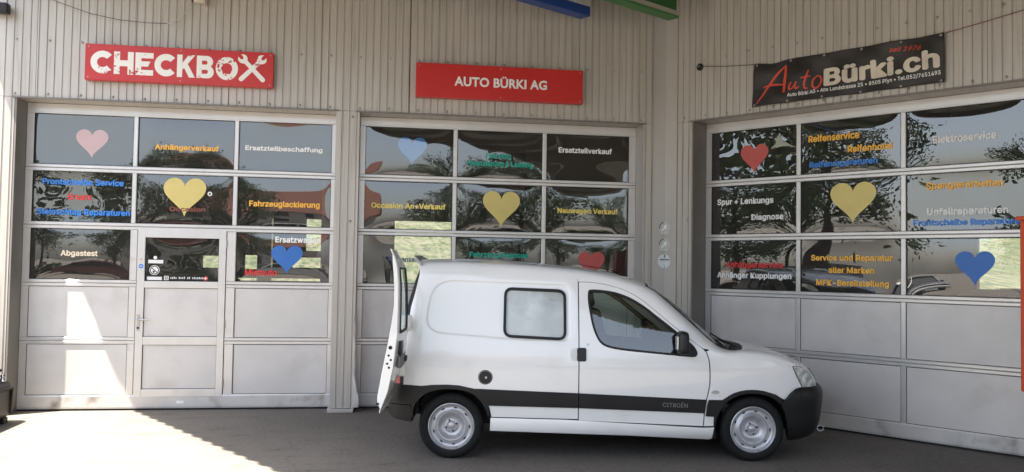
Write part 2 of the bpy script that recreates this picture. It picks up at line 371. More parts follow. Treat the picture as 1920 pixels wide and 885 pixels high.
def tri2d(loops, grid=None, extra=()):
    """constrained triangulation of outer loop minus holes; returns points, triangles, boundary edges"""
    pts = []; edges = []
    for lp in loops:
        n = len(pts); pts += [Vector(p) for p in lp]; edges += [(n+i, n+(i+1) % len(lp)) for i in range(len(lp))]
    A = [np.array(lp, float) for lp in loops]
    def inside(P, poly):
        x, y = P[:, 0], P[:, 1]; c = np.zeros(len(P), bool); j = len(poly)-1
        for i in range(len(poly)):
            xi, yi = poly[i]; xj, yj = poly[j]
            with np.errstate(divide='ignore', invalid='ignore'): c ^= ((yi > y) != (yj > y)) & (x < (xj-xi)*(y-yi)/(yj-yi+1e-300)+xi)
            j = i
        return c
    def isin(P):
        r = inside(P, A[0])
        for a in A[1:]: r &= ~inside(P, a)
        return r
    for lp in extra:
        n = len(pts); pts += [Vector(p) for p in lp]; edges += [(n+i, n+(i+1) % len(lp)) for i in range(len(lp))]
    if grid:
        mn = A[0].min(0); mx = A[0].max(0); gx = np.arange(mn[0]+grid*.5, mx[0], grid); gz = np.arange(mn[1]+grid*.5, mx[1], grid)
        G = np.array([(x+(j % 2)*grid*.5, z) for j, z in enumerate(gz) for x in gx])
        if len(G):
            G = G[isin(G)]; dmin = np.full(len(G), 9.)
            for a in A+[np.array(e, float) for e in extra]:
                b = np.roll(a, -1, 0)
                for p, q in zip(a, b):
                    d = q-p; t = np.clip(((G-p)@d)/(d@d+1e-12), 0, 1); dmin = np.minimum(dmin, np.linalg.norm(G-(p+t[:, None]*d), axis=1))
            pts += [Vector(g) for g in G[dmin > grid*.45]]
    ov, oe, of, _, _, _ = delaunay_2d_cdt(pts, edges, [], 0, 1e-6)
    if len(of) == 0: print('EMPTY CDT', loops)
    P = np.array([tuple(v) for v in ov]); T_ = np.array([tuple(f) for f in of if len(f) == 3]); cen = P[T_].mean(1); T_ = T_[isin(cen)]
    a, b, c = P[T_[:, 0]], P[T_[:, 1]], P[T_[:, 2]]; ar = (b[:, 0]-a[:, 0])*(c[:, 1]-a[:, 1])-(b[:, 1]-a[:, 1])*(c[:, 0]-a[:, 0])
    T_[ar < 0] = T_[ar < 0][:, ::-1]; T_ = T_[np.abs(ar) > 1e-10]
    cnt = {}
    for t in T_:
        for i in range(3): e = (t[i], t[(i+1) % 3]); cnt[e] = 1
    bd = [e for e in cnt if (e[1], e[0]) not in cnt]
    return P, T_, bd
def heart(s0, s1, z0, z1, n=64):
    P = []
    for i in range(n):
        t = 2*math.pi*i/n; x = 16*math.sin(t)**3; y = 13*math.cos(t)-5*math.cos(2*t)-2*math.cos(3*t)-math.cos(4*t)
        P.append((x, y))
    ax = np.array(P); ax[:, 0] = (ax[:, 0]+16)/32; ax[:, 1] = (ax[:, 1]-ax[:, 1].min())/(ax[:, 1].max()-ax[:, 1].min())
    # fuller, straighter flanks as on the stickers
    return [(s0+(s1-s0)*x, z0+(z1-z0)*y**.92) for x, y in ax]

# ------------------------------------------------------------------ the three sectional doors
ZT0, PIT, PH = 3.3496, .65, .5738
def door(key, wl, c0, c1, f0, f1, label, seed, wicket=False):
    r = np.random.default_rng(seed)
    root = wroot('garage_door', wl, f0); tag(root, label, 'garage door', 'sectional doors of the workshop'); O = (f0, 0, 0); SH = (-f0, 0, 0)
    mul = .05; wcol = (c1-c0-2*mul)/3; cols = [(c0+i*(wcol+mul), c0+i*(wcol+mul)+wcol) for i in range(3)]
    def add(nm, mb, m, parent=root, **k):
        me = mb.me(**k); me.transform(Matrix.Translation(SH)); return link(nm, me, m, parent)
    Y0 = -.016
    rprof = lambda a, b: [(.03, a), (Y0+.006, a), (Y0, a+.006), (Y0, b-.006), (Y0+.006, b), (.03, b)]
    add('top_rail', MB().extrude([(.03, ZT0), (Y0+.004, ZT0), (Y0, ZT0+.004), (Y0, ZT0+.014), (Y0+.005, ZT0+.018), (Y0+.005, 3.462), (.03, 3.462)], f0, f1), m_alu)
    for k in range(4):
        zt = ZT0-PIT*k-PH; zb = ZT0-PIT*(k+1); zm = (zt+zb)/2
        spans = [(f0, f1)]
        if wicket and k in (2, 3): spans = [(f0, -2.722), (-1.738, f1)]
        for a, b in spans:
            add('rail', MB().extrude(rprof(zm+.002, zt), a, b), m_alu)
            add('rail', MB().extrude(rprof(zb, zm-.002), a, b), m_alu)
    zb = ZT0-PIT*4-PH
    add('bottom_rail', MB().extrude([(.03, .022), (Y0, .022), (Y0-.004, .04), (Y0-.004, zb-.016), (Y0+.004, zb), (.03, zb)], f0, f1), m_alu_low)
    add('bottom_seal', MB().box(f0, f1, -.005, .03, .002, .022), m_rubber)
    for k in range(5):
        zt = ZT0-PIT*k; zb = zt-PH
        for a, b in ((f0, c0), (c1, f1)):
            add('stile', MB().extrude([(a, .03), (a, Y0+.004), (b, Y0+.004), (b, .03)], zb+.001, zt-.001, 'z'), m_alu)
        for i in range(2):
            a, b = cols[i][1], cols[i+1][0]
            if wicket and k >= 2: a, b = (cols[0][1], -2.722) if i == 0 else (-1.738, cols[2][0])
            add('mullion', MB().extrude([(a, .03), (a, Y0+.004), (a+.006, Y0-.001), (b-.006, Y0-.001), (b, Y0+.004), (b, .03)], zb+.001, zt-.001, 'z'), m_alu)
    panes = {}
    def gask(a, b, c, d, parent, w_=.006, y=-.004):
        mb = MB(); mb.box(a, b, y, .02, d-w_, d).box(a, b, y, .02, c, c+w_).box(a, a+w_, y, .02, c+w_, d-w_).box(b-w_, b, y, .02, c+w_, d-w_)
        return add('gasket', mb, m_rubber, parent)
    def pane(a, b, c, d, parent=root, nm='window_pane', amp=None):
        am = amp if amp is not None else r.choice([-.55, 1], p=[.4, .6])*r.uniform(.0045, .0085); ph = r.uniform(0, 6.28, 6); kx = r.uniform(.8, 2.6, 3); kz = r.uniform(.6, 1.8, 3); wa = r.uniform(.0001, .00028, 3)
        def yf(s, z):
            u = (s-a)/(b-a)*2-1; v_ = (z-c)/(d-c)*2-1; e = (1-abs(u)**3.2)*(1-abs(v_)**3)
            return .006-am*e-sum(wa[i]*math.sin(kx[i]*math.pi*u+ph[i])*math.cos(kz[i]*math.pi*v_*.7+ph[i+3]) for i in range(3))*e
        nx, nz = 40, 26; vs = []; fs = []
        for j in range(nz+1):
            for i in range(nx+1):
                s = a+(b-a)*i/nx; z = c+(d-c)*j/nz; vs.append((s-f0, yf(s, z), z))
        for j in range(nz):
            for i in range(nx): q = j*(nx+1)+i; fs.append((q, q+1, q+nx+2, q+nx+1))
        o = link(nm, mesh(vs, fs, True), m_pane, parent); panes[(round(a, 2), round(d, 2))] = o
        if parent is root: gask(a, b, c, d, o)
        else: gask(a, b, c, d, parent)
        return o, yf
    def infill(a, b, c, d, parent=root):
        n = 7 ; vs = []; fs = []; am = r.uniform(-.002, .003)
        for j in range(n+1):
            for i in range(n*2+1):
                u = i/(2*n)*2-1; v_ = j/n*2-1; vs.append((a+(b-a)*(u+1)/2-f0, -.002-am*(1-u*u)*(1-v_*v_), c+(d-c)*(v_+1)/2))
        for j in range(n):
            for i in range(2*n): q = j*(2*n+1)+i; fs.append((q, q+1, q+2*n+2, q+2*n+1))
        o = link('infill_panel', mesh(vs, fs, True), m_panel, parent)
        if parent is root: gask(a, b, c, d, o, .005, -.007)
        else: gask(a, b, c, d, parent, .005, -.007)
        return o
    P = {}
    for k in range(5):
        zt = ZT0-PIT*k; zb = zt-PH
        for i, (a, b) in enumerate(cols):
            if wicket and k >= 2 and i == 1: continue
            if k < 3: P[(k, i)] = pane(a, b, zb, zt)
            else: infill(a, b, zb, zt)
    if wicket:
        w0, w1, z0, z1 = -2.716, -1.744, .150, 2.062
        wd = empty('wicket_door', (0, 0, 0), 0, root)
        # frame of the small door
        def fb(a, b, c, d, nm='door_frame'): add(nm, MB().box(a, b, -.024, .03, c, d), m_alu, wd, bevel=.003)
        a1, b1 = -2.634, -1.822
        fb(w0, a1, z0, z1); fb(b1, w1, z0, z1)
        rows = [(1.468, 1.968), (.834, 1.392), (.238, .742)]
        edges_ = [z1]+[e for c, d in rows for e in (d, c)]+[z0]
        for j in range(0, len(edges_), 2): fb(a1+.0005, b1-.0005, edges_[j+1], edges_[j])
        P['w'] = pane(a1, b1, rows[0][0], rows[0][1], wd, 'window_pane', -.006)
        for c, d in rows[1:]: infill(a1, b1, c, d, wd)
        for z_ in (1.86, .94, .26): add('hinge', MB().tube([(w1+.004, -.028, z_), (w1+.004, -.028, z_+.09)], .009), m_steel, wd)
        add('handle', MB().box(-2.700, -2.668, -.031, -.022, .90, 1.09).tube([(-2.684, -.03, 1.035), (-2.684, -.075, 1.035), (-2.672, -.082, 1.033), (-2.56, -.082, 1.028)], .009), m_steel, wd, angle=40)
        add('lock_cylinder', MB().lathe([(.0005, -.040), (.012, -.039), (.013, -.03)], 14, Matrix.Translation((-2.684, 0, .935))), m_rubber, wd)
    return root, P, O, cols
D1 = door('d1', 'A', -3.8655, -.5698, -3.941, -.519, 'leftmost sectional door with a narrow wicket door in its middle column', 3, True)
D2 = door('d2', 'A', -.1782, 3.0751, -.241, 3.161, 'middle sectional door standing behind the white van', 5)
D3 = door('d3', 'B', .621, .621+3*1.0872+.1, .549, 4.186, 'rightmost sectional door on the angled wall beside the front of the van', 11)
ROWZ = [(ZT0-PIT*k-PH, ZT0-PIT*k) for k in range(5)]
TX = [(D1, (0, 1), 'Anhängerverkauf', (-2.567, 2.985), (-1.859, 2.985), .059, 'amber'), (D1, (0, 2), 'Ersatzteilbeschaffung', (-1.565, 3.015), (-.679, 3.015), .053, 'white'),
 (D1, (1, 0), 'Frontscheibe Service', (-3.763, 2.547), (-2.895, 2.547), .066, 'blue'), (D1, (1, 0), 'Ersatz', (-3.489, 2.379), (-3.236, 2.379), .066, 'red'), (D1, (1, 0), 'Steinschlag Reparaturen', (-3.816, 2.207), (-2.818, 2.207), .066, 'blue'),
 (D1, (1, 2), 'Fahrzeuglackierung', (-1.503, 2.357), (-.695, 2.357), .065, 'amber'), (D1, (2, 0), 'Abgastest', (-3.543, 1.743), (-3.148, 1.743), .061, 'cream'), (D1, (2, 2), 'Ersatzwagen', (-1.196, 1.940), (-.677, 1.940), .066, 'white'),
 (D1, (2, 2), 'Mietauto', (-1.53, 1.551), (-1.168, 1.551), .069, 'red'), (D1, (1, 1), 'Occasion', (-2.386, 2.277), (-1.991, 2.277), .049, 'dimred'),
 (D2, (0, 1), 'Fahrzeug', (1.272, 3.02), (1.578, 3.02), .065, 'green'), (D2, (0, 1), 'Finanzierung & Leasing', (1.042, 2.92), (1.852, 2.92), .067, 'green'), (D2, (0, 2), 'Ersatzteilverkauf', (2.177, 3.123), (2.857, 3.123), .064, 'white'),
 (D2, (1, 0), 'Occasion An+Verkauf', (-.095, 2.377), (.793, 2.377), .063, 'yellow'), (D2, (1, 2), 'Neuwagen Verkauf', (2.172, 2.373), (2.939, 2.373), .063, 'yellow'),
 (D2, (2, 0), 'Pannenservice', (.114, 1.738), (.596, 1.738), .059, 'navy'), (D2, (2, 1), 'Fahrzeugdiagnose', (1.091, 1.81), (1.813, 1.81), .062, 'green'),
 (D3, (0, 1), 'Reifenservice', (1.844, 3.131), (2.416, 3.131), .074, 'amber'), (D3, (0, 1), 'Reifenhotel', (2.287, 2.985), (2.763, 2.985), .069, 'amber'), (D3, (0, 1), 'Reifenreparaturen', (1.858, 2.848), (2.607, 2.848), .062, 'blue'),
 (D3, (0, 2), 'Elektroservice', (3.153, 3.003), (3.734, 3.003), .07, 'grey'), (D3, (1, 0), 'Spur + Lenkungs', (.697, 2.479), (1.428, 2.479), .068, 'grey'), (D3, (1, 0), 'Diagnose', (1.151, 2.288), (1.553, 2.288), .065, 'grey'),
 (D3, (1, 2), 'Spenglerarbeiten', (3.086, 2.544), (3.789, 2.544), .067, 'amber'), (D3, (1, 2), 'Unfallreparaturen', (3.096, 2.284), (3.831, 2.284), .065, 'grey'), (D3, (1, 2), 'Frontscheibe Reparaturen', (2.962, 2.178), (3.97, 2.178), .06, 'blue'),
 (D3, (2, 0), 'Anhängerservice', (.826, 1.733), (1.55, 1.733), .068, 'red'), (D3, (2, 0), 'Anhänger Kupplungen', (.705, 1.611), (1.65, 1.611), .064, 'white'),
 (D3, (2, 1), 'Service und Reparatur', (1.877, 1.821), (2.76, 1.821), .061, 'amber'), (D3, (2, 1), 'aller Marken', (2.075, 1.688), (2.569, 1.688), .061, 'amber'), (D3, (2, 1), 'MFK-Bereitstellung', (1.936, 1.551), (2.723, 1.551), .061, 'amber')]
for D, key, s, p0, p1, cap, c in TX:
    o, yf = D[1][key]; place_text('lettering', s, p0, p1, cap, MATC[c], o, lambda a, b, yf=yf: yf(a, b)-.005, D[2], .034)
HT = [(D1, (0, 0), -3.428, -3.082, 2.855, 3.187, 'pink'), (D1, (1, 1), -2.459, -1.988, 2.211, 2.662, 'gold'), (D1, (2, 2), -1.236, -.88, 1.567, 1.904, 'blueh'), (D2, (0, 0), .206, .551, 2.894, 3.239, 'skyblue'),
      (D2, (1, 1), 1.244, 1.701, 2.173, 2.617, 'gold'), (D2, (2, 2), 2.443, 2.776, 1.565, 1.902, 'redh'), (D3, (0, 0), 1.001, 1.356, 2.832, 3.169, 'redh'), (D3, (1, 1), 2.096, 2.591, 2.213, 2.658, 'gold'), (D3, (2, 2), 3.36, 3.715, 1.58, 1.92, 'blueh')]
for D, key, s0, s1, z0, z1, c in HT:
    o, yf = D[1][key]; P, T_, _ = tri2d([heart(s0, s1, z0, z1)], .05)
    link('heart_sticker', mesh([(p[0]-D[2][0], yf(p[0], p[1])+(-.003 if c in ('blueh', 'gold', 'redh') else .0045), p[1]) for p in P], T_, True), MATC[c], o)
# stickers on the small door
o, yf = D1[1]['w']; f0 = D1[2][0]
def disc(s, z, r, n=20): return [(s+r*math.cos(2*math.pi*i/n), z+r*math.sin(2*math.pi*i/n)) for i in range(n)]
def rect(a, b, c, d): return [(a, c), (b, c), (b, d), (a, d)]
def stick(loops, m, dy=.003, nm='sticker', parent=None, yfn=None, f0=f0):
    P, T_, _ = tri2d(loops); link(nm, mesh([(p[0]-f0, (yfn or yf)(p[0], p[1])-dy, p[1]) for p in P], T_), m, parent or o)
m_navy = MATC['navy']; m_grey = MATC['grey']
stick([disc(-2.528, 1.737, .020)], m_grey); stick([rect(-2.603, -2.441, 1.672, 1.712)], m_grey); stick([disc(-2.533, 1.594, .056)], m_white)
stick([disc(-2.533, 1.594, .049), disc(-2.533, 1.594, .040)], m_rubber, .0045); stick([[(-2.563, 1.625), (-2.568, 1.618), (-2.503, 1.563), (-2.498, 1.570)]], m_rubber, .0045); stick([disc(-2.54, 1.575, .012)], m_rubber, .0045)
stick([rect(-2.610, -2.450, 1.480, 1.518)], m_white); stick([rect(-2.425, -2.375, 1.482, 1.530)], m_grey); stick([rect(-2.415, -2.385, 1.490, 1.522)], m_rubber, .0045); stick([disc(-2.40, 1.506, .009)], m_grey, .006)
for i, wd_ in enumerate((.012, .020, .016, .014)*5):
    a = -2.355+i*.0185
    if i in (4, 9, 12): continue
    stick([rect(a, a+.010, 1.497, 1.515+.003*(i % 3))], m_grey)
stick([disc(-1.967, 1.506, .026)], MATC['red']); stick([rect(-1.984, -1.950, 1.502, 1.510), ], m_white, .0045); stick([rect(-1.971, -1.963, 1.489, 1.523)], m_white, .0055)
stick([disc(-2.672, 1.637, .026)], MATC['blue'], 0, parent=D1[0], yfn=lambda a, b: -.026); stick([rect(-2.686, -2.658, 1.633, 1.641)], m_white, 0, parent=D1[0], yfn=lambda a, b: -.027); stick([disc(-2.672, 1.717, .008)], MATC['red'], 0, parent=D1[0], yfn=lambda a, b: -.026)
stick([rect(-2.246, -2.165, .075, .108)], m_grey, 0, parent=D1[0], yfn=lambda a, b: -.022)
og, yg = D1[1][(1, 1)]
stick([disc(-1.946, 2.487, .026), disc(-1.946, 2.487, .012)], m_white, parent=og, yfn=yg)

# ------------------------------------------------------------------ signs
def wear_mat():
    m = bpy.data.materials.new('worn_white_print'); m.use_nodes = True; N = m.node_tree.nodes; L = m.node_tree.links; p = N['Principled BSDF']; p.inputs['Roughness'].default_value = .5
    tc = N.new('ShaderNodeTexCoord'); n = N.new('ShaderNodeTexNoise'); n.inputs['Scale'].default_value = 42; n.inputs['Detail'].default_value = 4; L.new(tc.outputs['Object'], n.inputs[0])
    n2 = N.new('ShaderNodeTexNoise'); n2.inputs['Scale'].default_value = 5.5; n2.inputs['Detail'].default_value = 1; L.new(tc.outputs['Object'], n2.inputs[0])
    r = N.new('ShaderNodeMapRange'); L.new(n.outputs[0], r.inputs[0]); r.inputs[1].default_value = .55; r.inputs[2].default_value = .57
    r2 = N.new('ShaderNodeMapRange'); L.new(n2.outputs[0], r2.inputs[0]); r2.inputs[1].default_value = .54; r2.inputs[2].default_value = .60
    mu = N.new('ShaderNodeMath'); mu.operation = 'MULTIPLY'; L.new(r.outputs[0], mu.inputs[0]); L.new(r2.outputs[0], mu.inputs[1])
    x = N.new('ShaderNodeMix'); x.data_type = 'RGBA'; L.new(mu.outputs[0], x.inputs[0]); x.inputs[6].default_value = (.82, .80, .76, 1); x.inputs[7].default_value = (.45, .03, .03, 1); L.new(x.outputs[2], p.inputs['Base Color']); return m
m_worn = wear_mat()
def board(label, s0, s1, z0, z1):
    r = wroot('sign_board', 'A', s0, -REV, z0); tag(r, label, 'sign')
    link('panel', MB().box(0, s1-s0, -.10, -.012, 0, z1-z0).me(bevel=.004), m_red, r)
    link('mounting_rail', MB().box(.2, s1-s0-.2, -.012, -.001, .08, .12).box(.2, s1-s0-.2, -.012, -.001, z1-z0-.12, z1-z0-.08).me(), m_steel, r)
    for a_ in (.035, (s1-s0)/2, s1-s0-.035):
        for b_ in (.03, z1-z0-.03): link('fixing_screw', MB().lathe([(.001, -.104), (.007, -.103), (.008, -.0995)], 10, Matrix.Translation((a_, 0, b_))).me(), m_steel, r)
    return r
s1b = board('red CHECKBOX sign with worn white letters above the leftmost door', -3.229, -1.222, 3.680, 4.078)
YB = -REV-.1
def sgn(loops, nm='letter', m=m_worn, root=s1b, o0=(-3.229, -REV, 3.680)):
    P, T_, bd = tri2d(loops); n = len(P)
    v = [(p[0]-o0[0], YB-.004-o0[1], p[1]-o0[2]) for p in P]+[(p[0]-o0[0], YB-.0005-o0[1], p[1]-o0[2]) for p in P]
    f = [tuple(t) for t in T_]+[(b, a, a+n, b+n) for a, b in bd]; link(nm, mesh(v, f), m, root)
zb0, zh = 3.752, .252                    # baseline and letter height on the board
def U(s0, wd, pts): return [(s0+wd*x, zb0+zh*y) for x, y in pts]
def arc(cx_, cz_, rx, rz, a0, a1, n=22): return [(cx_+rx*math.cos(math.radians(a0+(a1-a0)*i/n)), cz_+rz*math.sin(math.radians(a0+(a1-a0)*i/n))) for i in range(n+1)]
def letC(s0, wd): return U(s0, wd, arc(.56, .5, .56, .5, 42, 318)+arc(.56, .5, .26, .22, 318, 42))
sgn([letC(-3.17, .225)])
def B_(s0, wd, pts): sgn([U(s0, wd, pts)])
B_(-2.926, .205, [(0, 0), (.3, 0), (.3, .36), (.7, .36), (.7, 0), (1, 0), (1, 1), (.7, 1), (.7, .62), (.3, .62), (.3, 1), (0, 1)])
B_(-2.703, .190, [(0, 0), (1, 0), (1, .24), (.33, .24), (.33, .39), (.70, .39), (.84, .62), (.33, .62), (.33, .76), (1, .76), (1, 1), (0, 1)])
sgn([letC(-2.502, .222)])
B_(-2.262, .190, [(0, 0), (.3, 0), (.3, .34), (.40, .42), (.68, 0), (1.02, 0), (.60, .60), (1.0, 1), (.64, 1), (.3, .64), (.3, 1), (0, 1)])
sgn([U(-2.052, .185, [(0, 0)]+arc(.66, .28, .34, .28, -90, 80, 10)+arc(.60, .74, .34, .26, -50, 90, 10)+[(0, 1)]), U(-2.052, .185, [(.3, .20), (.6, .20), (.67, .29), (.6, .38), (.3, .38)]), U(-2.052, .185, [(.3, .61), (.56, .61), (.63, .70), (.56, .79), (.3, .79)])])
sgn([U(-1.848, .242, arc(.5, .48, .5, .52, 0, 345, 26)), U(-1.848, .242, arc(.5, .48, .24, .25, 0, 345, 20))])
def wrench(cx_, cz_, ang, L_):
    # open jawed spanner: rounded tail, shaft, jaw with a notch
    h = .026; P = [(-L_/2+h*math.cos(math.radians(a))*-1*-1, 0) for a in ()]
    P = [(-L_/2+h*math.cos(math.radians(a)), h*math.sin(math.radians(a))) for a in range(90, 271, 30)]
    R_ = .052; c = L_/2-.02
    P += [(c-.052, -.024)]+[(c+R_*math.cos(math.radians(a)), R_*math.sin(math.radians(a))) for a in range(215, 321, 18)]
    P += [(c+.050, -.020), (c+.012, -.020), (c-.006, 0), (c+.012, .020), (c+.050, .020)]
    P += [(c+R_*math.cos(math.radians(a)), R_*math.sin(math.radians(a))) for a in range(40, 146, 18)]+[(c-.052, .024)]
    ca, sa = math.cos(math.radians(ang)), math.sin(math.radians(ang)); return [(cx_+x*ca-y*sa, cz_+x*sa+y*ca) for x, y in P]
YB -= .0008; sgn([wrench(-1.452, 3.885, 46, .34)], 'spanner_emblem'); YB -= .0008; sgn([wrench(-1.452, 3.885, 134, .34)], 'spanner_emblem'); YB += .0016
s2b = board('red AUTO BÜRKI AG sign with small white letters above the middle door', .390, 2.379, 3.659, 4.060)
m_red2 = mat('sign_red_deep', (.40, .012, .014), .35, var=.06, vscale=2)
s2b.children[0].data.materials.clear(); s2b.children[0].data.materials.append(m_red2)
place_text('lettering', 'AUTO BÜRKI AG', (.837, 3.806), (1.938, 3.806), .106, m_white, s2b, lambda a, b: -REV-.1005, (.390, -REV, 3.659), .028, thick=.012)
# banner on the angled wall
bn = wroot('banner', 'B', 1.36, -REV, 3.54); tag(bn, 'black vinyl banner with red and cream lettering above the rightmost door', 'banner'); BO = (1.36, -REV, 3.54)
def bq(u, v_):    # banner quad, u 0..1 v 0..1
    a = Vector((1.338, 3.542)).lerp(Vector((3.369, 3.542)), u); b = Vector((1.374, 4.021)).lerp(Vector((3.370, 4.015)), u)
    b.y -= .022*math.exp(-((u-.11)/.06)**2)+.008*abs(math.sin(u*math.pi*4)); a.y += .006*abs(math.sin(u*math.pi*5)); return a.lerp(b, v_)
def bny(s, z):
    u = (s-1.34)/2.03; v_ = (z-3.54)/.48
    return -REV-.030-.010*math.sin(7*u+2*v_)-.012*math.exp(-((u-.08-.12*(1-v_))/.05)**2)*math.sin(9*v_+1)-.005*math.sin(19*u-6*v_)-.004*math.sin(31*u+9*v_)-.008*math.exp(-((u-.95)/.06)**2)
v = []; f = []; nx, nz = 90, 22
for j in range(nz+1):
    for i in range(nx+1): q = bq(i/nx, j/nz); v.append((q.x-BO[0], bny(q.x, q.y)-BO[1], q.y-BO[2]))
for j in range(nz):
    for i in range(nx): q = j*(nx+1)+i; f.append((q, q+1, q+nx+2, q+nx+1))
m_vinyl = mat('black_banner_vinyl', (.020, .015, .014), .42, var=.25, vscale=4, bump=.1, bscale=25)
link('sheet', mesh(v, f, True), m_vinyl, bn)
hem = MB()
for lst in ([(i/40, 1) for i in range(41)], [(i/40, 0) for i in range(41)], [(0, i/8) for i in range(9)], [(1, i/8) for i in range(9)]):
    pp = [bq(*q) for q in lst]; hem.tube([(q.x-BO[0], bny(q.x, q.y)-BO[1], q.y-BO[2]) for q in pp], .006, 6)
link('hem', hem.me(True), m_vinyl, bn)
ey = MB()
for u_ in (.012, .21, .40, .60, .80, .988):
    for v_ in (.03, .97):
        q = bq(u_, v_); ey.lathe([(.006, -.003), (.011, -.004), (.013, 0)], 10, Matrix.Translation((q.x-BO[0], bny(q.x, q.y)-BO[1]-.002, q.y-BO[2])))
tag(link('eyelets', ey.me(True), m_steel, bn), kind='stuff')
byf = lambda a, b: bny(a, b)-.003
m_cream = mat('cream_print', (.62, .56, .46), .5, var=.12, vscale=5); m_brush = mat('red_brush_print', (.58, .065, .03), .5)
place_text('lettering', 'Bürki.ch', (2.169, 3.667), (3.337, 3.690), .178, m_cream, bn, (lambda a, b: bny(a, b)-.006), BO, .040, thick=.0008)
place_text('lettering', 'Auto Bürki AG • Alte Landstrasse 25 • 8505 Pfyn • Tel.052/7651493', (1.766, 3.601), (3.341, 3.617), .040, MATC['white'], bn, byf, BO, .012)
place_text('lettering', 'seit 1976', (2.850, 3.914), (3.162, 3.885), .048, m_brush, bn, byf, BO, .01, .35)
def stroke(pts, ws):
    pts = [Vector(p) for p in pts]; fine = []; W = []
    for i in range(len(pts)-1):
        p0 = pts[max(i-1, 0)]; p1 = pts[i]; p2 = pts[i+1]; p3 = pts[min(i+2, len(pts)-1)]
        for k in range(6):
            t = k/6; fine.append(.5*((2*p1)+(p2-p0)*t+(2*p0-5*p1+4*p2-p3)*t*t+(3*p1-p0-3*p2+p3)*t**3)); W.append(ws[i]+(ws[i+1]-ws[i])*t)
    fine.append(pts[-1]); W.append(ws[-1]); vs = []; fs = []
    for i, p in enumerate(fine):
        d = (fine[min(i+1, len(fine)-1)]-fine[max(i-1, 0)]).normalized(); nn = Vector((-d.y, d.x))
        for sg in (-1, 1): q = p+nn*sg*W[i]/2; vs.append((q.x-BO[0], byf(q.x, q.y)-BO[1], q.y-BO[2]))
    for i in range(len(fine)-1): fs.append((2*i, 2*i+2, 2*i+3, 2*i+1) if False else (2*i, 2*i+1, 2*i+3, 2*i+2))
    return vs, fs
def glyph(strokes):
    V_ = []; F_ = []
    for k, (p, w_) in enumerate(strokes):
        vs, fs = stroke(p, w_); n = len(V_); V_ += [(x, y-.0006*k, z) for x, y, z in vs]; F_ += [tuple(n+i for i in q) for q in fs]
    link('brush_letter', mesh(V_, F_), m_brush, bn)
glyph([([(1.387, 3.563), (1.47, 3.66), (1.566, 3.782), (1.66, 3.885), (1.742, 3.950)], [.008, .022, .028, .026, .010]), ([(1.742, 3.955), (1.738, 3.86), (1.728, 3.76), (1.724, 3.655)], [.016, .032, .034, .026]), ([(1.470, 3.742), (1.56, 3.757), (1.65, 3.752), (1.735, 3.738)], [.008, .024, .022, .008])])
glyph([([(1.806, 3.760), (1.780, 3.715), (1.785, 3.682), (1.820, 3.695), (1.862, 3.757)], [.014, .024, .020, .016, .016]), ([(1.864, 3.760), (1.845, 3.705), (1.862, 3.682), (1.893, 3.703)], [.016, .022, .018, .008])])
glyph([([(1.999, 3.866), (1.972, 3.79), (1.950, 3.715), (1.960, 3.672), (1.992, 3.672)], [.012, .024, .024, .020, .008]), ([(1.912, 3.788), (1.965, 3.795), (2.022, 3.796)], [.008, .018, .010])])
glyph([([(2.100, 3.792), (2.055, 3.752), (2.043, 3.695), (2.075, 3.655), (2.122, 3.680), (2.140, 3.735), (2.122, 3.780), (2.090, 3.790)], [.012, .020, .024, .022, .020, .022, .018, .010])])
m_cord = mat('dark_cord', (.03, .025, .022), .7)
def cable(name, pts, r, m, label, cat='cable', wl=None):
    if wl: o_, rr_ = WR[wl]; pts = [o_+Matrix.Rotation(rr_, 4, 'Z') @ Vector(p) for p in pts]
    o = empty(name, pts[0]) if False else link(name, mesh(*(lambda mb: (mb.v, mb.f))(MB().tube([Vector(p)-Vector(pts[0]) for p in pts], r, 6)), True), m); o.location = pts[0]; return tag(o, label, cat)
cable('banner_rope', [(.634, -REV-.055, 4.108), (1.0, -REV-.045, 4.055), (1.372, -REV-.035, 4.018)], .0035, m_cord, 'thin cord tying the left end of the banner to a black hook', 'rope', 'B')
cable('banner_rope', [(3.372, -REV-.04, 4.012), (3.72, -REV-.035, 4.055), (4.5, -REV-.035, 4.17)], .0035, mat('red_cord', (.16, .02, .02), .7), 'thin reddish cord running right from the banner', 'rope', 'B')
hk = wroot('wall_hook', 'B', .634, -REV, 4.108); tag(hk, 'round black insulator hook on the angled wall left of the banner', 'hook')
link('disc', MB().lathe([(.001, -.030), (.030, -.028), (.042, -.016), (.042, -.002), (.030, 0)], 24).me(angle=40), m_blackplastic, hk)
link('peg', MB().tube([(-.012, -.028, 0), (.0, -.055, 0), (.03, -.055, 0)], .005).me(True), m_steel, hk)
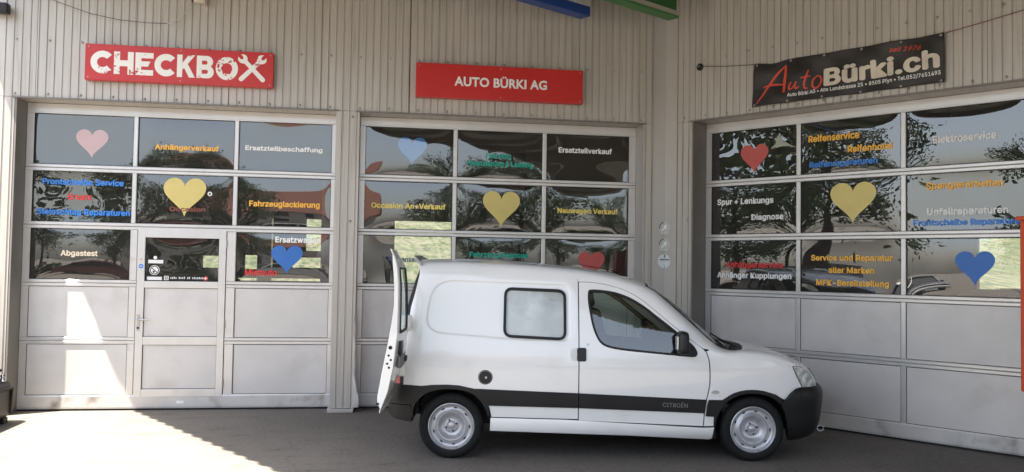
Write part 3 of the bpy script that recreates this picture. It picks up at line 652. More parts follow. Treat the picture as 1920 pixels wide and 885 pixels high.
# round stickers folded over the corner
cdir = [(Vector((-1, 0, 0)), Vector((0, -1, 0))), (Vector((math.cos(ANG_B), -math.sin(ANG_B), 0)), Vector((-math.sin(ANG_B), -math.cos(ANG_B), 0)))]
cap0 = Vector((cx-.002, cy-.003, 0))
def corner_sticker(z, rad, kind):
    root = empty('corner_sticker', (cap0.x, cap0.y, z)); lab = {0: 'upper round grey sticker with an arrow on the wall corner', 1: 'lower round grey sticker with an arrow on the wall corner', 2: 'plain pale round sticker with small print, lowest on the wall corner'}[kind]
    tag(root, lab, 'sticker', 'round stickers on the wall corner')
    def add(nm, loops, m, dy):
        V_ = []; F_ = []
        for side in (0, 1):
            lp = []
            for L_ in loops:      # clip at x=0
                out = []
                for i in range(len(L_)):
                    p, q = L_[i], L_[(i+1) % len(L_)]; s_ = (lambda a: a[0] <= 0) if side == 0 else (lambda a: a[0] >= 0)
                    if s_(p): out.append(p)
                    if s_(p) != s_(q) and abs(q[0]-p[0]) > 1e-9: t = -p[0]/(q[0]-p[0]); out.append((0, p[1]+t*(q[1]-p[1])))
                if len(out) > 2 and max(abs(q[0]) for q in out) > 1e-4: lp.append(out)
            if not lp: continue
            d, n_ = cdir[side]; ok = []
            P, T_, _ = tri2d(lp); k = len(V_)
            V_ += [tuple(d*abs(p[0])+n_*(.0015+dy)+Vector((0, 0, p[1]))) for p in P]; F_ += [tuple(k+i for i in t) for t in T_]
        link(nm, mesh(V_, F_), m, root)
    ms1 = mat('sticker_base%d' % kind, (.50, .49, .47) if kind < 2 else (.66, .70, .70), .4)
    C_ = [(rad*math.cos(2*math.pi*(i+.5)/36), rad*math.sin(2*math.pi*(i+.5)/36)) for i in range(36)]
    add('backing', [C_], ms1, 0)
    if kind < 2:
        k_ = .045/.05*rad
        add('arrow', [[(-.62*rad, -.42*rad), (-.42*rad, -.62*rad), (.12*rad, -.12*rad), (.30*rad, -.30*rad), (.42*rad, .48*rad), (-.30*rad, .36*rad), (-.10*rad, .14*rad)]], m_white, .0012)
        R1 = [(.93*rad*math.cos(math.radians(a)), .93*rad*math.sin(math.radians(a))) for a in range(101, 200, 9)]; R2 = [(.80*rad*math.cos(math.radians(a)), .80*rad*math.sin(math.radians(a))) for a in range(191, 100, -9)]
        add('lettering_ring', [R1+R2], m_cord, .0012); add('underline', [[(-.75*rad, -.80*rad), (.75*rad, -.80*rad), (.75*rad, -.87*rad), (-.75*rad, -.87*rad)]], m_white, .0012)
    else:
        add('print', [[(-.72*rad, .18*rad), (.86*rad, .18*rad), (.86*rad, .30*rad), (-.72*rad, .30*rad)]], m_cord, .0012); add('print', [[(-.70*rad, .04*rad), (.80*rad, .04*rad), (.80*rad, .08*rad), (-.70*rad, .08*rad)]], m_cord, .0012)
        add('print', [[(-.05*rad, .45*rad), (.16*rad, .5*rad), (.20*rad, .95*rad), (.02*rad, .93*rad)]], m_cord, .0012); add('print', [[(0, -.95*rad), (.08*rad, -.95*rad), (.06*rad, -.55*rad), (0, -.55*rad)]], m_cord, .0012)
corner_sticker(2.205, .078, 0); corner_sticker(2.0, .078, 1); corner_sticker(1.797, .086, 2)
# lamp with hanging cable at the top left
lm = wroot('wall_lamp', 'A', -2.05, -REV, 4.62); tag(lm, 'small pale junction box lamp at the top edge above the CHECKBOX sign', 'lamp')
m_cream2 = mat('aged_cream_plastic', (.50, .46, .38), .5)
link('housing', moved(rbox(.12, .10, .10, .015), (0, -.06, .04)), m_cream2, lm); link('cable_gland', MB().tube([(-.06, -.06, .02), (-.085, -.06, .005)], .014).me(True), m_blackplastic, lm)
link('bracket', MB().box(.055, .068, -.10, -.001, -.035, .12).me(bevel=.003), m_cream2, lm); link('loose_wire', MB().tube([(.07, -.09, .03), (.085, -.095, -.04), (.095, -.09, -.075)], .004, 6).me(True), m_cream2, lm)
def sag(p, q, d, n=14): return [(p[0]+(q[0]-p[0])*t, p[1]+(q[1]-p[1])*t, p[2]+(q[2]-p[2])*t-4*d*t*(1-t)) for t in [i/n for i in range(n+1)]]
cable('pale_cable', [(-2.13, -.36, 4.625), (-2.16, -.36, 4.55), (-2.25, -.36, 4.43), (-2.34, -.36, 4.372), (-2.39, -.36, 4.358)], .006, m_cream2, 'pale end of the wire hanging from the junction box')
cable('dark_wire', [(-2.385, -.36, 4.359), (-2.6, -.36, 4.352), (-2.9, -.36, 4.368), (-3.2, -.36, 4.42), (-3.55, -.36, 4.53), (-4.3, -.36, 4.85)], .0035, m_cord, 'thin dark wire sagging across the cladding above the CHECKBOX sign')
cable('wire_tail', [(-2.28, -.362, 4.41), (-2.283, -.362, 4.36), (-2.28, -.362, 4.30)], [.003, .003, .007], m_cream2, 'short pale wire tail dangling above the CHECKBOX sign')
fl = wroot('flood_light', 'A', -4.12, -REV, 4.36); tag(fl, 'dark rectangular flood light on the wall at the top left corner', 'lamp')
link('housing', moved(rbox(.20, .10, .11, .012), (0, -.10, .05)), m_blackplastic, fl); link('bracket', MB().box(-.02, .02, -.05, -.001, .0, .12).me(), m_steel, fl)

# ------------------------------------------------------------------ canopy over the yard
dB = Vector((.53, -.848, 0)).normalized(); nB = Vector((dB.y, -dB.x, 0))
HC = 5.05
Lp = Vector((-.786, -3.13, 0))-Vector((SUN.x/-SUN.z, SUN.y/-SUN.z, 0))*HC       # a point of the left eave
can = empty('canopy', (Lp.x, Lp.y, 0)); tag(can, 'metal canopy roof above the yard, mostly out of view, with painted beams', 'canopy')
Rm = Matrix((dB, -nB, Vector((0, 0, 1)))).transposed()      # local x along eave, local y toward wall B
can.rotation_euler = Rm.to_euler()
depth = 6.0; u0 = -4.6; u1 = 17.0
ns = int((u1-u0)/.25)
m_deck = mat('canopy_deck', (.30, .31, .27), .5, .1, var=.1, vscale=1)
# the deck is cut along wall A : its left end follows Y = -.3
def wallA_y(u): # local y at which the point (u,y) reaches world Y=-.3
    return ((-.302-Lp.y)-u*dB.y)/(-nB.y)
v = []; f = []
prof = [(0, 0), (.09, 0), (.13, .075), (.21, .075), (.25, 0)]
us = []
for k in range(ns):
    for a, h in prof[:-1]: us.append((u0+k*.25+a, h))
nW = Vector((-math.sin(ANG_B), -math.cos(ANG_B), 0)); cW = Vector((3.449, -.3, 0))
def wallB_y(u): p = Lp+dB*u; return (.004-(p-cW).dot(nW))/((-nB).dot(nW))
for i, (u, h) in enumerate(us):
    y1 = min(wallB_y(u), wallA_y(u)); y1 = max(y1, .02); v += [(u, 0, HC+h), (u, y1, HC+h)]
for i in range(len(us)-1):
    f.append((2*i, 2*i+1, 2*i+3, 2*i+2))
link('roof_deck', mesh(v, f), m_deck, can)
def deck_box(nm, a, b, y0, y1, z0, z1, m):
    return link(nm, MB().box(a, b, y0, y1, z0, z1).me(bevel=.006), m, can)
m_blue = mat('blue_beam_paint', (.018, .065, .27), .45, var=.1); m_green = mat('green_beam_paint', (.05, .19, .055), .5, var=.15); m_beige = mat('beige_flange', (.36, .33, .27), .5); m_lens = mat('lamp_tiles', (.62, .62, .60), .5)
def to_loc(p): q = Vector(p)-Vector((Lp.x, Lp.y, 0)); return q.dot(dB), q.dot(-nB)
ub, vb = to_loc((2.36, -.62, 0)); ug, vg = to_loc((3.38, -.79, 0))
# blue beam with a tiled lamp strip on its side, green I beam with a beige flange
link('blue_beam', MB().box(ub-.10, ub+.06, 1.2, vb, 4.64, 4.752).me(bevel=.008), m_blue, can)
lb = MB()
for i in range(16): lb.box(ub-.085, ub+.085, vb-.02-i*.125-.118, vb-.02-i*.125, 4.756, 4.95)
tag(link('lamp_tiles', lb.me(bevel=.003), m_lens, can), kind=None)
link('green_beam_flange', MB().box(ug-.095, ug+.055, .8, vg, 4.635, 4.662).me(bevel=.004), m_green, can)
link('beige_strip', MB().box(ug-.10, ug+.06, .8, vg+.02, 4.664, 4.715).me(bevel=.003), m_beige, can)
link('green_beam_web', MB().box(ug-.085, ug+.05, .8, vg-.03, 4.717, 4.98).me(), mat('green_web_shaded', (.015, .10, .02), .5), can)  # darker copy of the flange green; the web's shade is in its colour
for k in range(1, 5): link('steel_beam', MB().box(ug+k*3-.08, ug+k*3+.08, .3, depth-.2, 4.70, 5.04).me(), m_reveal, can)
link('eave_beam', MB().box(u0+3.2, u1, .35, .50, 4.78, 5.04).me(), m_reveal, can)

# ------------------------------------------------------------------ objects at the picture edges
mc = empty('yard_machine', (-4.035, -1.22, 0)); tag(mc, 'dark brown rounded metal machine with chrome fittings at the left edge of the yard', 'machine')
m_brown = mat('brown_painted_steel', (.030, .022, .018), .5, .1, var=.25, vscale=5); m_chrome = mat('chrome', (.65, .62, .58), .18, 1)
link('body', moved(rbox(.62, 1.15, .42, .09, 4), (-.01, 0, .25)), m_brown, mc); link('side_rail', MB().tube([(.30, -.5, .10), (.31, -.5, .36), (.31, .5, .36), (.30, .5, .10)], .018).me(True), m_brown, mc)
link('fitting', MB().lathe([(.001, .075), (.022, .07), (.03, .05), (.02, .04), (.03, .02), (.032, 0)], 16, Matrix.Translation((.26, .40, .44)), axis='z').me(angle=40), m_chrome, mc)
link('fitting', MB().lathe([(.001, .065), (.02, .06), (.028, .04), (.02, .03), (.026, .0)], 16, Matrix.Translation((.19, .28, .455)), axis='z').me(angle=40), m_chrome, mc)
link('grab_handle', MB().tube([(.05, .38, .46), (.08, .38, .55), (.22, .38, .56), (.25, .38, .55)], .014).me(True), m_rubber, mc)
link('shadow_block', moved(rbox(.44, .95, .62, .16, 5), (-.06, 0, .70)), m_brown, mc)  # unseen upper block, added to widen the machine's shadow on the yard
tag(link('feet', MB().box(-.28, -.2, -.5, -.4, 0, .06).box(.2, .28, -.5, -.4, 0, .06).box(-.28, -.2, .4, .5, 0, .06).box(.2, .28, .4, .5, 0, .06).me(), m_rubber, mc), kind='stuff')
m_or = mat('orange_red_paint', (.55, .085, .035), .45, var=.08)
rc = empty('orange_cabinet', (4.842, -5.05, 0)); tag(rc, 'orange red metal cabinet on a post at the right edge', 'cabinet')
link('housing', moved(rbox(.60, .40, 1.22, .012), (0, 0, 1.475)), m_or, rc); link('top_cap', moved(rbox(.64, .44, .03, .006), (0, 0, 2.10)), m_or, rc)
for z_ in (1.02, 1.85): link('hinge', MB().box(-.318, -.30, -.22, -.12, z_, z_+.13).me(bevel=.003), m_or, rc)
link('post', MB().tube([(.1, 0, 0), (.1, 0, .87)], .05, 16).me(True), m_steel, rc); link('base_plate', MB().box(-.05, .25, -.15, .15, 0, .015).me(), m_steel, rc)

# ------------------------------------------------------------------ the van
def pchip(xs, ys):
    xs = np.array(xs, float); ys = np.array(ys, float); h = np.diff(xs); d = np.diff(ys)/h; m = np.zeros(len(xs)); m[0] = d[0]; m[-1] = d[-1]
    for i in range(1, len(xs)-1):
        if d[i-1]*d[i] > 0: w1 = 2*h[i]+h[i-1]; w2 = h[i]+2*h[i-1]; m[i] = (w1+w2)/(w1/d[i-1]+w2/d[i])
    def f(x):
        x = min(max(x, xs[0]), xs[-1]); i = min(int(np.searchsorted(xs, x, 'right'))-1, len(xs)-2); t = (x-xs[i])/h[i]
        return float((1+2*t)*(1-t)**2*ys[i]+t*(1-t)**2*h[i]*m[i]+t*t*(3-2*t)*ys[i+1]+t*t*(t-1)*h[i]*m[i+1])
    return f
plan = pchip([-.60, -.55, -.48, -.40, -.28, -.12, .08, .5, 1.1, 2.0, 2.4, 2.7, 2.9, 3.05, 3.15, 3.22, 3.30, 3.36, 3.42], [.645, .705, .757, .787, .8065, .8185, .8258, .832, .836, .836, .832, .82, .80, .775, .745, .71, .645, .57, .46])
inset = pchip([.15, .22, .35, .48, .62, .80, .92, 1.0, 1.1, 1.3, 1.5, 1.6, 1.7, 1.8], [.07, .035, .014, .004, 0, .003, .013, .026, .045, .092, .145, .175, .215, .27])
REC = None
def HW(x, z):
    return plan(x)-inset(z)
def seg_d(P, poly):
    P = Vector(P); best = 9
    for i in range(len(poly)):
        a = Vector(poly[i]); b = Vector(poly[(i+1) % len(poly)]); d = b-a; t = max(0, min(1, (P-a).dot(d)/max(d.dot(d), 1e-12))); best = min(best, (P-a-d*t).length)
    return best
def pin(P, poly):
    x, y = P; c = False; j = len(poly)-1
    for i in range(len(poly)):
        xi, yi = poly[i]; xj, yj = poly[j]
        if (yi > y) != (yj > y) and x < (xj-xi)*(y-yi)/(yj-yi)+xi: c = not c
        j = i
    return c
def smooth(pts, n=5, closed=True):
    P = [Vector(p) for p in pts]; out = []; N_ = len(P)
    for i in range(N_ if closed else N_-1):
        g = (lambda k: P[k % N_]) if closed else (lambda k: P[max(0, min(N_-1, k))]); a, b, c, d = g(i-1), g(i), g(i+1), g(i+2)
        for k in range(n): t = k/n; out.append(tuple(.5*((2*b)+(c-a)*t+(2*a-5*b+4*c-d)*t*t+(3*b-a-3*c+d)*t**3)))
    if not closed: out.append(tuple(P[-1]))
    return out
def rnd(pts, r, n=5):
    out = []; N_ = len(pts); rr = r if isinstance(r, (list, tuple)) else [r]*N_
    for i in range(N_):
        a, b, c = Vector(pts[i-1]), Vector(pts[i]), Vector(pts[(i+1) % N_]); q = rr[i]
        if q <= 0: out.append(tuple(b)); continue
        u = (a-b); v_ = (c-b); q = min(q, u.length*.49, v_.length*.49); p0 = b+u.normalized()*q; p1 = b+v_.normalized()*q
        for k in range(n+1): t = k/n; out.append(tuple((1-t)**2*p0+2*t*(1-t)*b+t*t*p1))
    return out
def dens(lp, mx=.06):
    out = []
    for i in range(len(lp)):
        a = Vector(lp[i]); b = Vector(lp[(i+1) % len(lp)]); k = max(1, int((b-a).length/mx)+0)
        out += [tuple(a.lerp(b, j/k)) for j in range(k)]
    return out
def shrink(lp, d):
    P = [Vector(p) for p in lp]; P = [p for i, p in enumerate(P) if (p-P[i-1]).length > .003]; N_ = len(P); A = sum(P[i].x*P[(i+1) % N_].y-P[(i+1) % N_].x*P[i].y for i in range(N_)); s = 1 if A > 0 else -1; out = []
    for i in range(N_):
        t1 = (P[i]-P[i-1]); t2 = (P[(i+1) % N_]-P[i])
        if t1.length < 1e-7 or t2.length < 1e-7: out.append(tuple(P[i])); continue
        t1.normalize(); t2.normalize(); n_ = Vector((-t1.y-t2.y, t1.x+t2.x)); L_ = n_.length
        if L_ < 1e-6: out.append(tuple(P[i])); continue
        n_ /= L_; k = 1/max(.5, Vector((-t1.y, t1.x)).dot(n_)); out.append(tuple(P[i]+n_*d*k*s))
    return out
def lift(nm, loops, m, parent, off=0.0, thick=.02, grid=.045, sg=-1, offf=None, extra=(), W=HW, gap=0.0, both=False):
    loops = [dens(shrink(l, gap if i == 0 else -gap) if gap else l) for i, l in enumerate(loops)]
    P, T_, bd = tri2d(loops, grid, extra)
    def pos(x, z, o): return (x, W(x, z)+o, z)
    def nrm(x, z):
        e = .004; dx = (W(x+e, z)-W(x-e, z))/(2*e); dz = (W(x, z+e)-W(x, z-e))/(2*e)
        if offf: dx += (offf(x+e, z)-offf(x-e, z))/(2*e); dz += (offf(x, z+e)-offf(x, z-e))/(2*e)
        return Vector((-dx, 1, -dz)).normalized()
    V_ = []; N_ = []
    for x, z in P: o = off+(offf(x, z) if offf else 0); V_.append(Vector(pos(x, z, o))); N_.append(nrm(x, z))
    n = len(V_); F_ = [tuple(t) for t in T_]; 
    # rim : own vertices so that the edge stays crisp
    if thick:
        idx = {}
        for a, b in bd:
            for q in (a, b):
                if q not in idx: idx[q] = len(V_); V_ += [V_[q].copy(), V_[q]-N_[q]*thick]; N_ += [Vector((0, 0, 0)), Vector((0, 0, 0))]
        for a, b in bd:
            d = P[b]-P[a]; rn = Vector((d[1], 0, -d[0])).normalized()
            for q in (a, b): N_[idx[q]] += rn; N_[idx[q]+1] += rn
            F_.append((idx[a], idx[a]+1, idx[b]+1, idx[b]))
        for q in idx.values():
            for k in (q, q+1): N_[k] = N_[k].normalized() if N_[k].length else Vector((0, 1, 0))
    # base orientation (y outward positive): 2D CCW in (x,z) has normal -y, so flip for y>0
    V_ = [(v[0], v[1]*sg, v[2]) for v in V_]; N_ = [(q[0], q[1]*sg, q[2]) for q in N_]
    if sg > 0: F_ = [t[::-1] for t in F_]
    return link(nm, mesh(V_, F_, True, N_), m, parent)

van = empty('van', (.769, -1.973, 0), math.radians(-7.314)); tag(van, 'white panel van with black side strips and an open rear door before the garage doors', 'van')
# --- outlines in (x,z), traced side view
RE = [(-.275, 1.70), (-.31, 1.60), (-.352, 1.45), (-.385, 1.32), (-.405, 1.15), (-.415, .98), (-.428, .80), (-.432, .64)]          # rear edge
AL = [(-.30, 1.625), (.16, 1.635), (.65, 1.628), (1.113, 1.605), (1.37, 1.578), (1.55, 1.525), (1.653, 1.478), (1.74, 1.418), (1.80, 1.370), (1.916, 1.268), (2.10, 1.118), (2.25, 1.005), (2.36, .955), (2.46, .938), (2.54, .928), (2.70, .908), (2.85, .884), (2.97, .862), (3.045, .843)]
ALs = smooth(AL, 4, False)
DT = [(1.120, 1.570), (1.25, 1.566), (1.37, 1.548), (1.52, 1.508), (1.653, 1.442), (1.785, 1.343), (1.916, 1.233), (2.075, 1.105), (2.225, .992), (2.262, .93), (2.277, .85), (2.279, .70), (2.262, .60), (2.246, .526), (2.232, .40), (2.228, .312)]
DTs = smooth(DT, 4, False)
STR_T = lambda x: .6205-.0298*(x-.18)-(.020 if x > 1.118 else 0)*0-.0085*max(0, x-1.1)
STR_B = lambda x: .474-.0145*(x-.33)-.014*max(0, x-1.1)
LOW = lambda x: .372-.012*(x-.33)-.0126*max(0, x-1.1)
arch_r = [(-.268, .634), (-.16, .648), (-.049, .651), (.06, .645), (.184, .6205)]
WIN = rnd([(.453, 1.510), (1.002, 1.495), (1.003, 1.054), (.447, 1.076)], .075, 6)
# recessed field of the quarter panel
REC = rnd([(-.205, 1.578), (1.048, 1.548), (1.048, 1.035), (.60, 1.040), (-.262, 1.100)], [.22, .09, .08, .1, .17], 8)
RECi = shrink(REC, .020)
def rec_off(x, z):
    if not (-.3 < x < 1.1 and 1.0 < z < 1.62): return 0
    d = seg_d((x, z), REC)*.8
    if not pin((x, z), REC): return 0
    t = min(1, d/.016); return -.010*t*t*(3-2*t)
def al_part(x0, x1): return [p for p in ALs if x0+.01 < p[0] < x1-.01]
from bisect import bisect
def al_z(x):
    for a, b in zip(ALs, ALs[1:]):
        if a[0] <= x <= b[0]: return a[1]+(b[1]-a[1])*(x-a[0])/(b[0]-a[0])
    return ALs[-1][1]
rear_top = -.318
q1 = [(rear_top+.0, 1.625)]+al_part(rear_top, 1.115)+[(1.115, al_z(1.115)), (1.115, LOW(1.115)), (.352, LOW(.352)), (.336, .44), (.316, .50), (.286, .56), (.240, .60), (.184, .6205), (.06, .640), (-.049, .646), (-.16, .643), (-.268, .634), (-.432, .640), (-.428, .80), (-.415, .98), (-.405, 1.15), (-.385, 1.32), (-.352, 1.45)]
GW = [(1.229, 1.500), (1.33, 1.497), (1.437, 1.483), (1.53, 1.455), (1.613, 1.418), (1.72, 1.352), (1.81, 1.281), (1.90, 1.213), (1.985, 1.145), (2.07, 1.076), (2.138, 1.018), (2.168, .968), (2.166, .942), (2.142, .925), (2.06, .928), (1.987, .934), (1.80, .949), (1.597, .966), (1.47, .980), (1.379, .998), (1.32, 1.027), (1.28, 1.080), (1.245, 1.17), (1.222, 1.28), (1.206, 1.39), (1.207, 1.475)]
GWs = smooth(GW, 3)
hdl = rnd([(1.100, .990), (1.181, .990), (1.181, .872), (1.100, .872)], .018)
FE = [(2.283, .85), (2.283, .70), (2.268, .60)]
fend = [p for p in DTs if p[0] > 2.205 and p[1] > .53]
LAMP = smooth([(3.045, .846), (3.105, .842), (3.186, .806), (3.235, .762), (3.268, .715), (3.296, .655), (3.21, .647), (3.146, .645), (3.118, .69), (3.088, .745), (3.060, .80)], 3)
f_out = [(2.285, .986)]+al_part(2.285, 3.04)+[(3.043, .843), (3.060, .80), (3.088, .745), (3.118, .69), (3.143, .648), (3.062, .640), (3.01, .60), (2.968, .548), (2.935, .562), (2.88, .594), (2.834, .610), (2.77, .627), (2.711, .635), (2.655, .637), (2.603, .634), (2.55, .624), (2.496, .607), (2.45, .582), (2.396, .548), (2.352, .48), (2.330, .40), (2.325, .315), (2.229, .312)]+[(p[0]+.006, p[1]) for p in reversed(DTs) if p[1] < .985 and p[1] > .32]
pillar = [(1.1152, 1.573)]+[(1.1152, al_z(1.1152))]+al_part(1.1152, 2.285)+[(2.285, .986+.004), (2.231, .994)]+[p for p in reversed(DTs) if p[0] < 2.22 and p[1] > .99]
door_o = [(1.120, 1.568)]+DTs[1:]+[(1.120, LOW(1.12)-.012)]
for sg in (-1, 1):
    near = sg < 0
    lift('quarter_panel', [q1, WIN], m_paint, van, 0, .018, .05, sg, rec_off, [dens(REC, .03), dens(shrink(REC, .010), .03), dens(RECi, .03)] if near else (), gap=.002)
    dr = lift('door', [door_o, GWs], m_paint, van, 0, .018, .05, sg, gap=.0025)
    lift('door_surround', [pillar], m_paint, van, 0, .018, .05, sg, gap=.0015)
    lift('front_wing', [f_out], m_paint, van, 0, .018, .05, sg, gap=.002)
    # quarter window: rubber, cloudy film
    lift('window_gasket', [shrink(WIN, -.004), shrink(WIN, .020)], m_rubber, van, .006, .02, None, sg)
    fl_ = lift('quarter_window', [shrink(WIN, .018)], glass('quarter_glass', (.9, .92, .9), 1.5) if near else m_glass_car, van, -.004, 0, .08, sg)
    if near: lift('window_film', [shrink(WIN, .016)], mat('frosted_film', (.60, .61, .62), .6, var=.16, vscale=3.2, dirt=((.42, .43, .44), .5, .75), dscale=5), fl_, -.012, 0, .08, sg)
    # door glass
    lift('gasket', [shrink(GWs, -.003), shrink(GWs, .016)], m_rubber, dr, .003, .02, None, sg)
    lift('window', [shrink(GWs, .014)], m_glass_car, dr, -.006, 0, .06, sg)
    lift('window_corner', [[(2.02, 1.108), (2.138, 1.012), (2.160, .965), (2.150, .934), (2.05, .934)]], m_rubber, dr, -.0035, 0, .06, sg)
    lift('handle_recess', [rnd([(1.044, .985), (1.117, .985), (1.117, .875), (1.044, .875)], [.035, .003, .003, .035])], mat('recess_white', (.62, .62, .62), .4), van, .0008, 0, None, sg)
    lift('handle', [hdl], m_blackplastic, dr, .012, .02, None, sg)
    P0 = (1.199, 1.019); lift('lock', [disc(*P0, .011)], m_rim, dr, .003, .004, None, sg)
    # black side strip, one length per panel
    def strip(x0, x1): return [(x0, STR_B(x0)), (x1, STR_B(x1)), (x1, STR_T(x1)), (x0, STR_T(x0))]
    lift('side_strip', [[(.316, STR_B(.33)), (1.1135, STR_B(1.113)), (1.1135, STR_T(1.113)), (.20, STR_T(.2)), (.25, .585), (.29, .54)]], m_bumper, van, .012, .014, .08, sg)
    ds = lift('side_strip', [[(1.122, STR_B(1.122)), (2.229, STR_B(2.229)), (2.238, STR_B(2.238)+.05), (2.252, STR_T(2.25)), (1.122, STR_T(1.122))]], m_bumper, dr, .012, .014, .08, sg)
    # wheel arch mouldings
    ai = [(-.334, .36), (-.338, .42), (-.305, .50), (-.22, .575), (-.11, .608), (0, .615), (.11, .602), (.20, .565), (.265, .50), (.300, .44), (.318, .378)]
    ao = [(.336, .378), (.330, .44), (.312, .50), (.282, .56), (.238, .603), (.184, .622), (.06, .647), (-.049, .652), (-.16, .648), (-.27, .636), (-.365, .636), (-.352, .36)]
    lift('arch_moulding', [smooth(ai, 3, False)+ao], m_bumper, van, .014, .05, .05, sg)
    fi = [(2.345, .20), (2.333, .30), (2.352, .40), (2.39, .475), (2.45, .545), (2.53, .588), (2.62, .607), (2.70, .607), (2.79, .592), (2.87, .555), (2.93, .50), (2.968, .43), (2.99, .36), (3.005, .25)]
    fo = [(3.015, .25), (3.0, .36), (2.975, .45), (2.945, .512), (2.945, .556), (2.88, .598), (2.834, .612), (2.77, .630), (2.711, .638), (2.655, .640), (2.603, .637), (2.55, .627), (2.496, .610), (2.45, .585), (2.396, .548), (2.272, .548), (2.258, .50), (2.246, .403), (2.322, .40), (2.318, .20)]
    lift('arch_moulding', [smooth(fi, 3, False)+fo], m_bumper, van, .012, .05, .05, sg)
    # sill
    WS = lambda x, z: plan(x)-.004-.05*((z-.30)/.1)**2*(1 if z < .30 else .35)
    lift('sill', [[(.341, .253), (.345, .366), (1.0, .358), (2.231, .300), (2.322, .306), (2.316, .200), (2.294, .190), (1.568, .222), (1.1, .234)]], m_paint, van, .004, .05, .04, sg, W=WS)
    # head and tail lamps
    lens = lift('headlight', [LAMP], glass('headlamp_lens', (.88, .89, .88), 1.75) if near else m_glass_car, van, .004, .01, .03, sg)
    lift('reflector', [shrink(LAMP, .006)], mat('lamp_reflector', (.72, .73, .70), .4, .15, var=.3, vscale=22), lens, -.014, 0, .03, sg, offf=lambda x, z: .012*math.sin(x*60)*math.cos(z*45))
    lift('lamp_surround', [shrink(LAMP, -.003), shrink(LAMP, .004)], m_rubber, lens, .0005, .02, None, sg)
    lift('tail_light', [[(-.436, .965), (-.434, .80), (-.436, .645), (-.512, .648), (-.510, .70), (-.500, .80), (-.470, .90)]], mat('red_lamp_plastic', (.30, .012, .012), .15, coat=.6, var=.3, vscale=14), van, -.008, .03, .04, sg)
    lift('side_repeater', [smooth([(2.296, .618), (2.325, .634), (2.356, .628), (2.366, .612), (2.340, .600), (2.308, .603)], 4)], mat('repeater', (.42, .42, .38), .15, coat=.8), van, .006, .01, None, sg)
    # rear bumper corner
    lift('rear_bumper', [[(-.355, .637), (-.506, .643), (-.552, .60), (-.565, .47), (-.361, .47)]], m_bumper, van, .008, .03, .05, sg)
    lift('rear_bumper', [rnd([(-.362, .464), (-.567, .464), (-.560, .37), (-.505, .335), (-.40, .322), (-.350, .318)], [0, .01, .04, .03, .03, .01])], m_bumper, van, .012, .05, .05, sg)
    # dark shell behind the panels, closes the shut lines
    sh = [(-.30, 1.62), (.6, 1.61), (1.1, 1.59), (1.37, 1.55), (1.66, 1.44), (1.95, 1.21), (2.27, .97), (2.7, .88), (3.02, .82), (3.2, .64), (3.0, .60), (2.80, .63), (2.55, .63), (2.36, .56), (2.31, .3), (.36, .32), (.30, .56), (.18, .62), (-.05, .64), (-.25, .63), (-.42, .64), (-.40, 1.15)]
    lift('inner_shell', [sh, shrink(GWs, -.002), shrink(WIN, -.002)], m_dark, van, -.022, 0, .12, sg)
    # arch liners
    for xc, zc_, r_, nm in ((0.0, .283, .345, 'rear'), (2.678, .283, .350, 'front')):
        mb = MB(); k = 20; vs = []; fs = []
        for i in range(k+1):
            a = math.radians(-3+176*i/k)
            for y in (.40, .80): vs.append((xc+r_*math.cos(a), sg*y, zc_+r_*math.sin(a)*.985))
        for i in range(k): fs.append((2*i, 2*i+1, 2*i+3, 2*i+2))
        k0 = len(vs); vs += [(xc, sg*.41, zc_)]+[(xc+r_*math.cos(math.radians(-3+176*i/k)), sg*.41, zc_+r_*math.sin(math.radians(-3+176*i/k))) for i in range(k+1)]
        fs += [(k0, k0+1+i, k0+2+i) for i in range(k)]
        link('arch_liner', mesh(vs, fs), m_rubber, van)
    # door mirror
    mr = empty('mirror', (0, 0, 0), 0, van)
    hm = rbox(.105, .17, .20, .035, 3, (.86, .92)); moved(hm, (2.02, sg*(.80+.105), 1.055)); link('housing', hm, m_blackplastic, mr)
    link('mirror_glass', MB().box(1.966, 1.9705, sg*.905-.045, sg*.905+.045, .995, 1.11).me(), mat('mirror_glass', (.8, .8, .8), .02, 1), mr)
    link('arm', MB().tube([(2.08, sg*.76, .965), (2.05, sg*.84, .975), (2.03, sg*.88, .99)], [.030, .028, .025]).me(True), m_blackplastic, mr)
# fuel cap, badge lettering
lift('fuel_cap', [disc(.293, .721, .056, 28)], m_blackplastic, van, .006, .01, None, -1); lift('cap_lock', [disc(.299, .719, .010)], m_rim, van, .009, .004, None, -1)
lift('fuel_cap_recess', [disc(.293, .721, .064, 28), disc(.293, .721, .058, 28)], m_rubber, van, .001, .0, None, -1)
place_text('lettering', 'CITROËN', (1.861, .483), (2.082, .477), .038, mat('badge_grey', (.16, .16, .16), .4), van, lambda x, z: -(HW(x, z)+.0125), (0, 0, 0), .01)
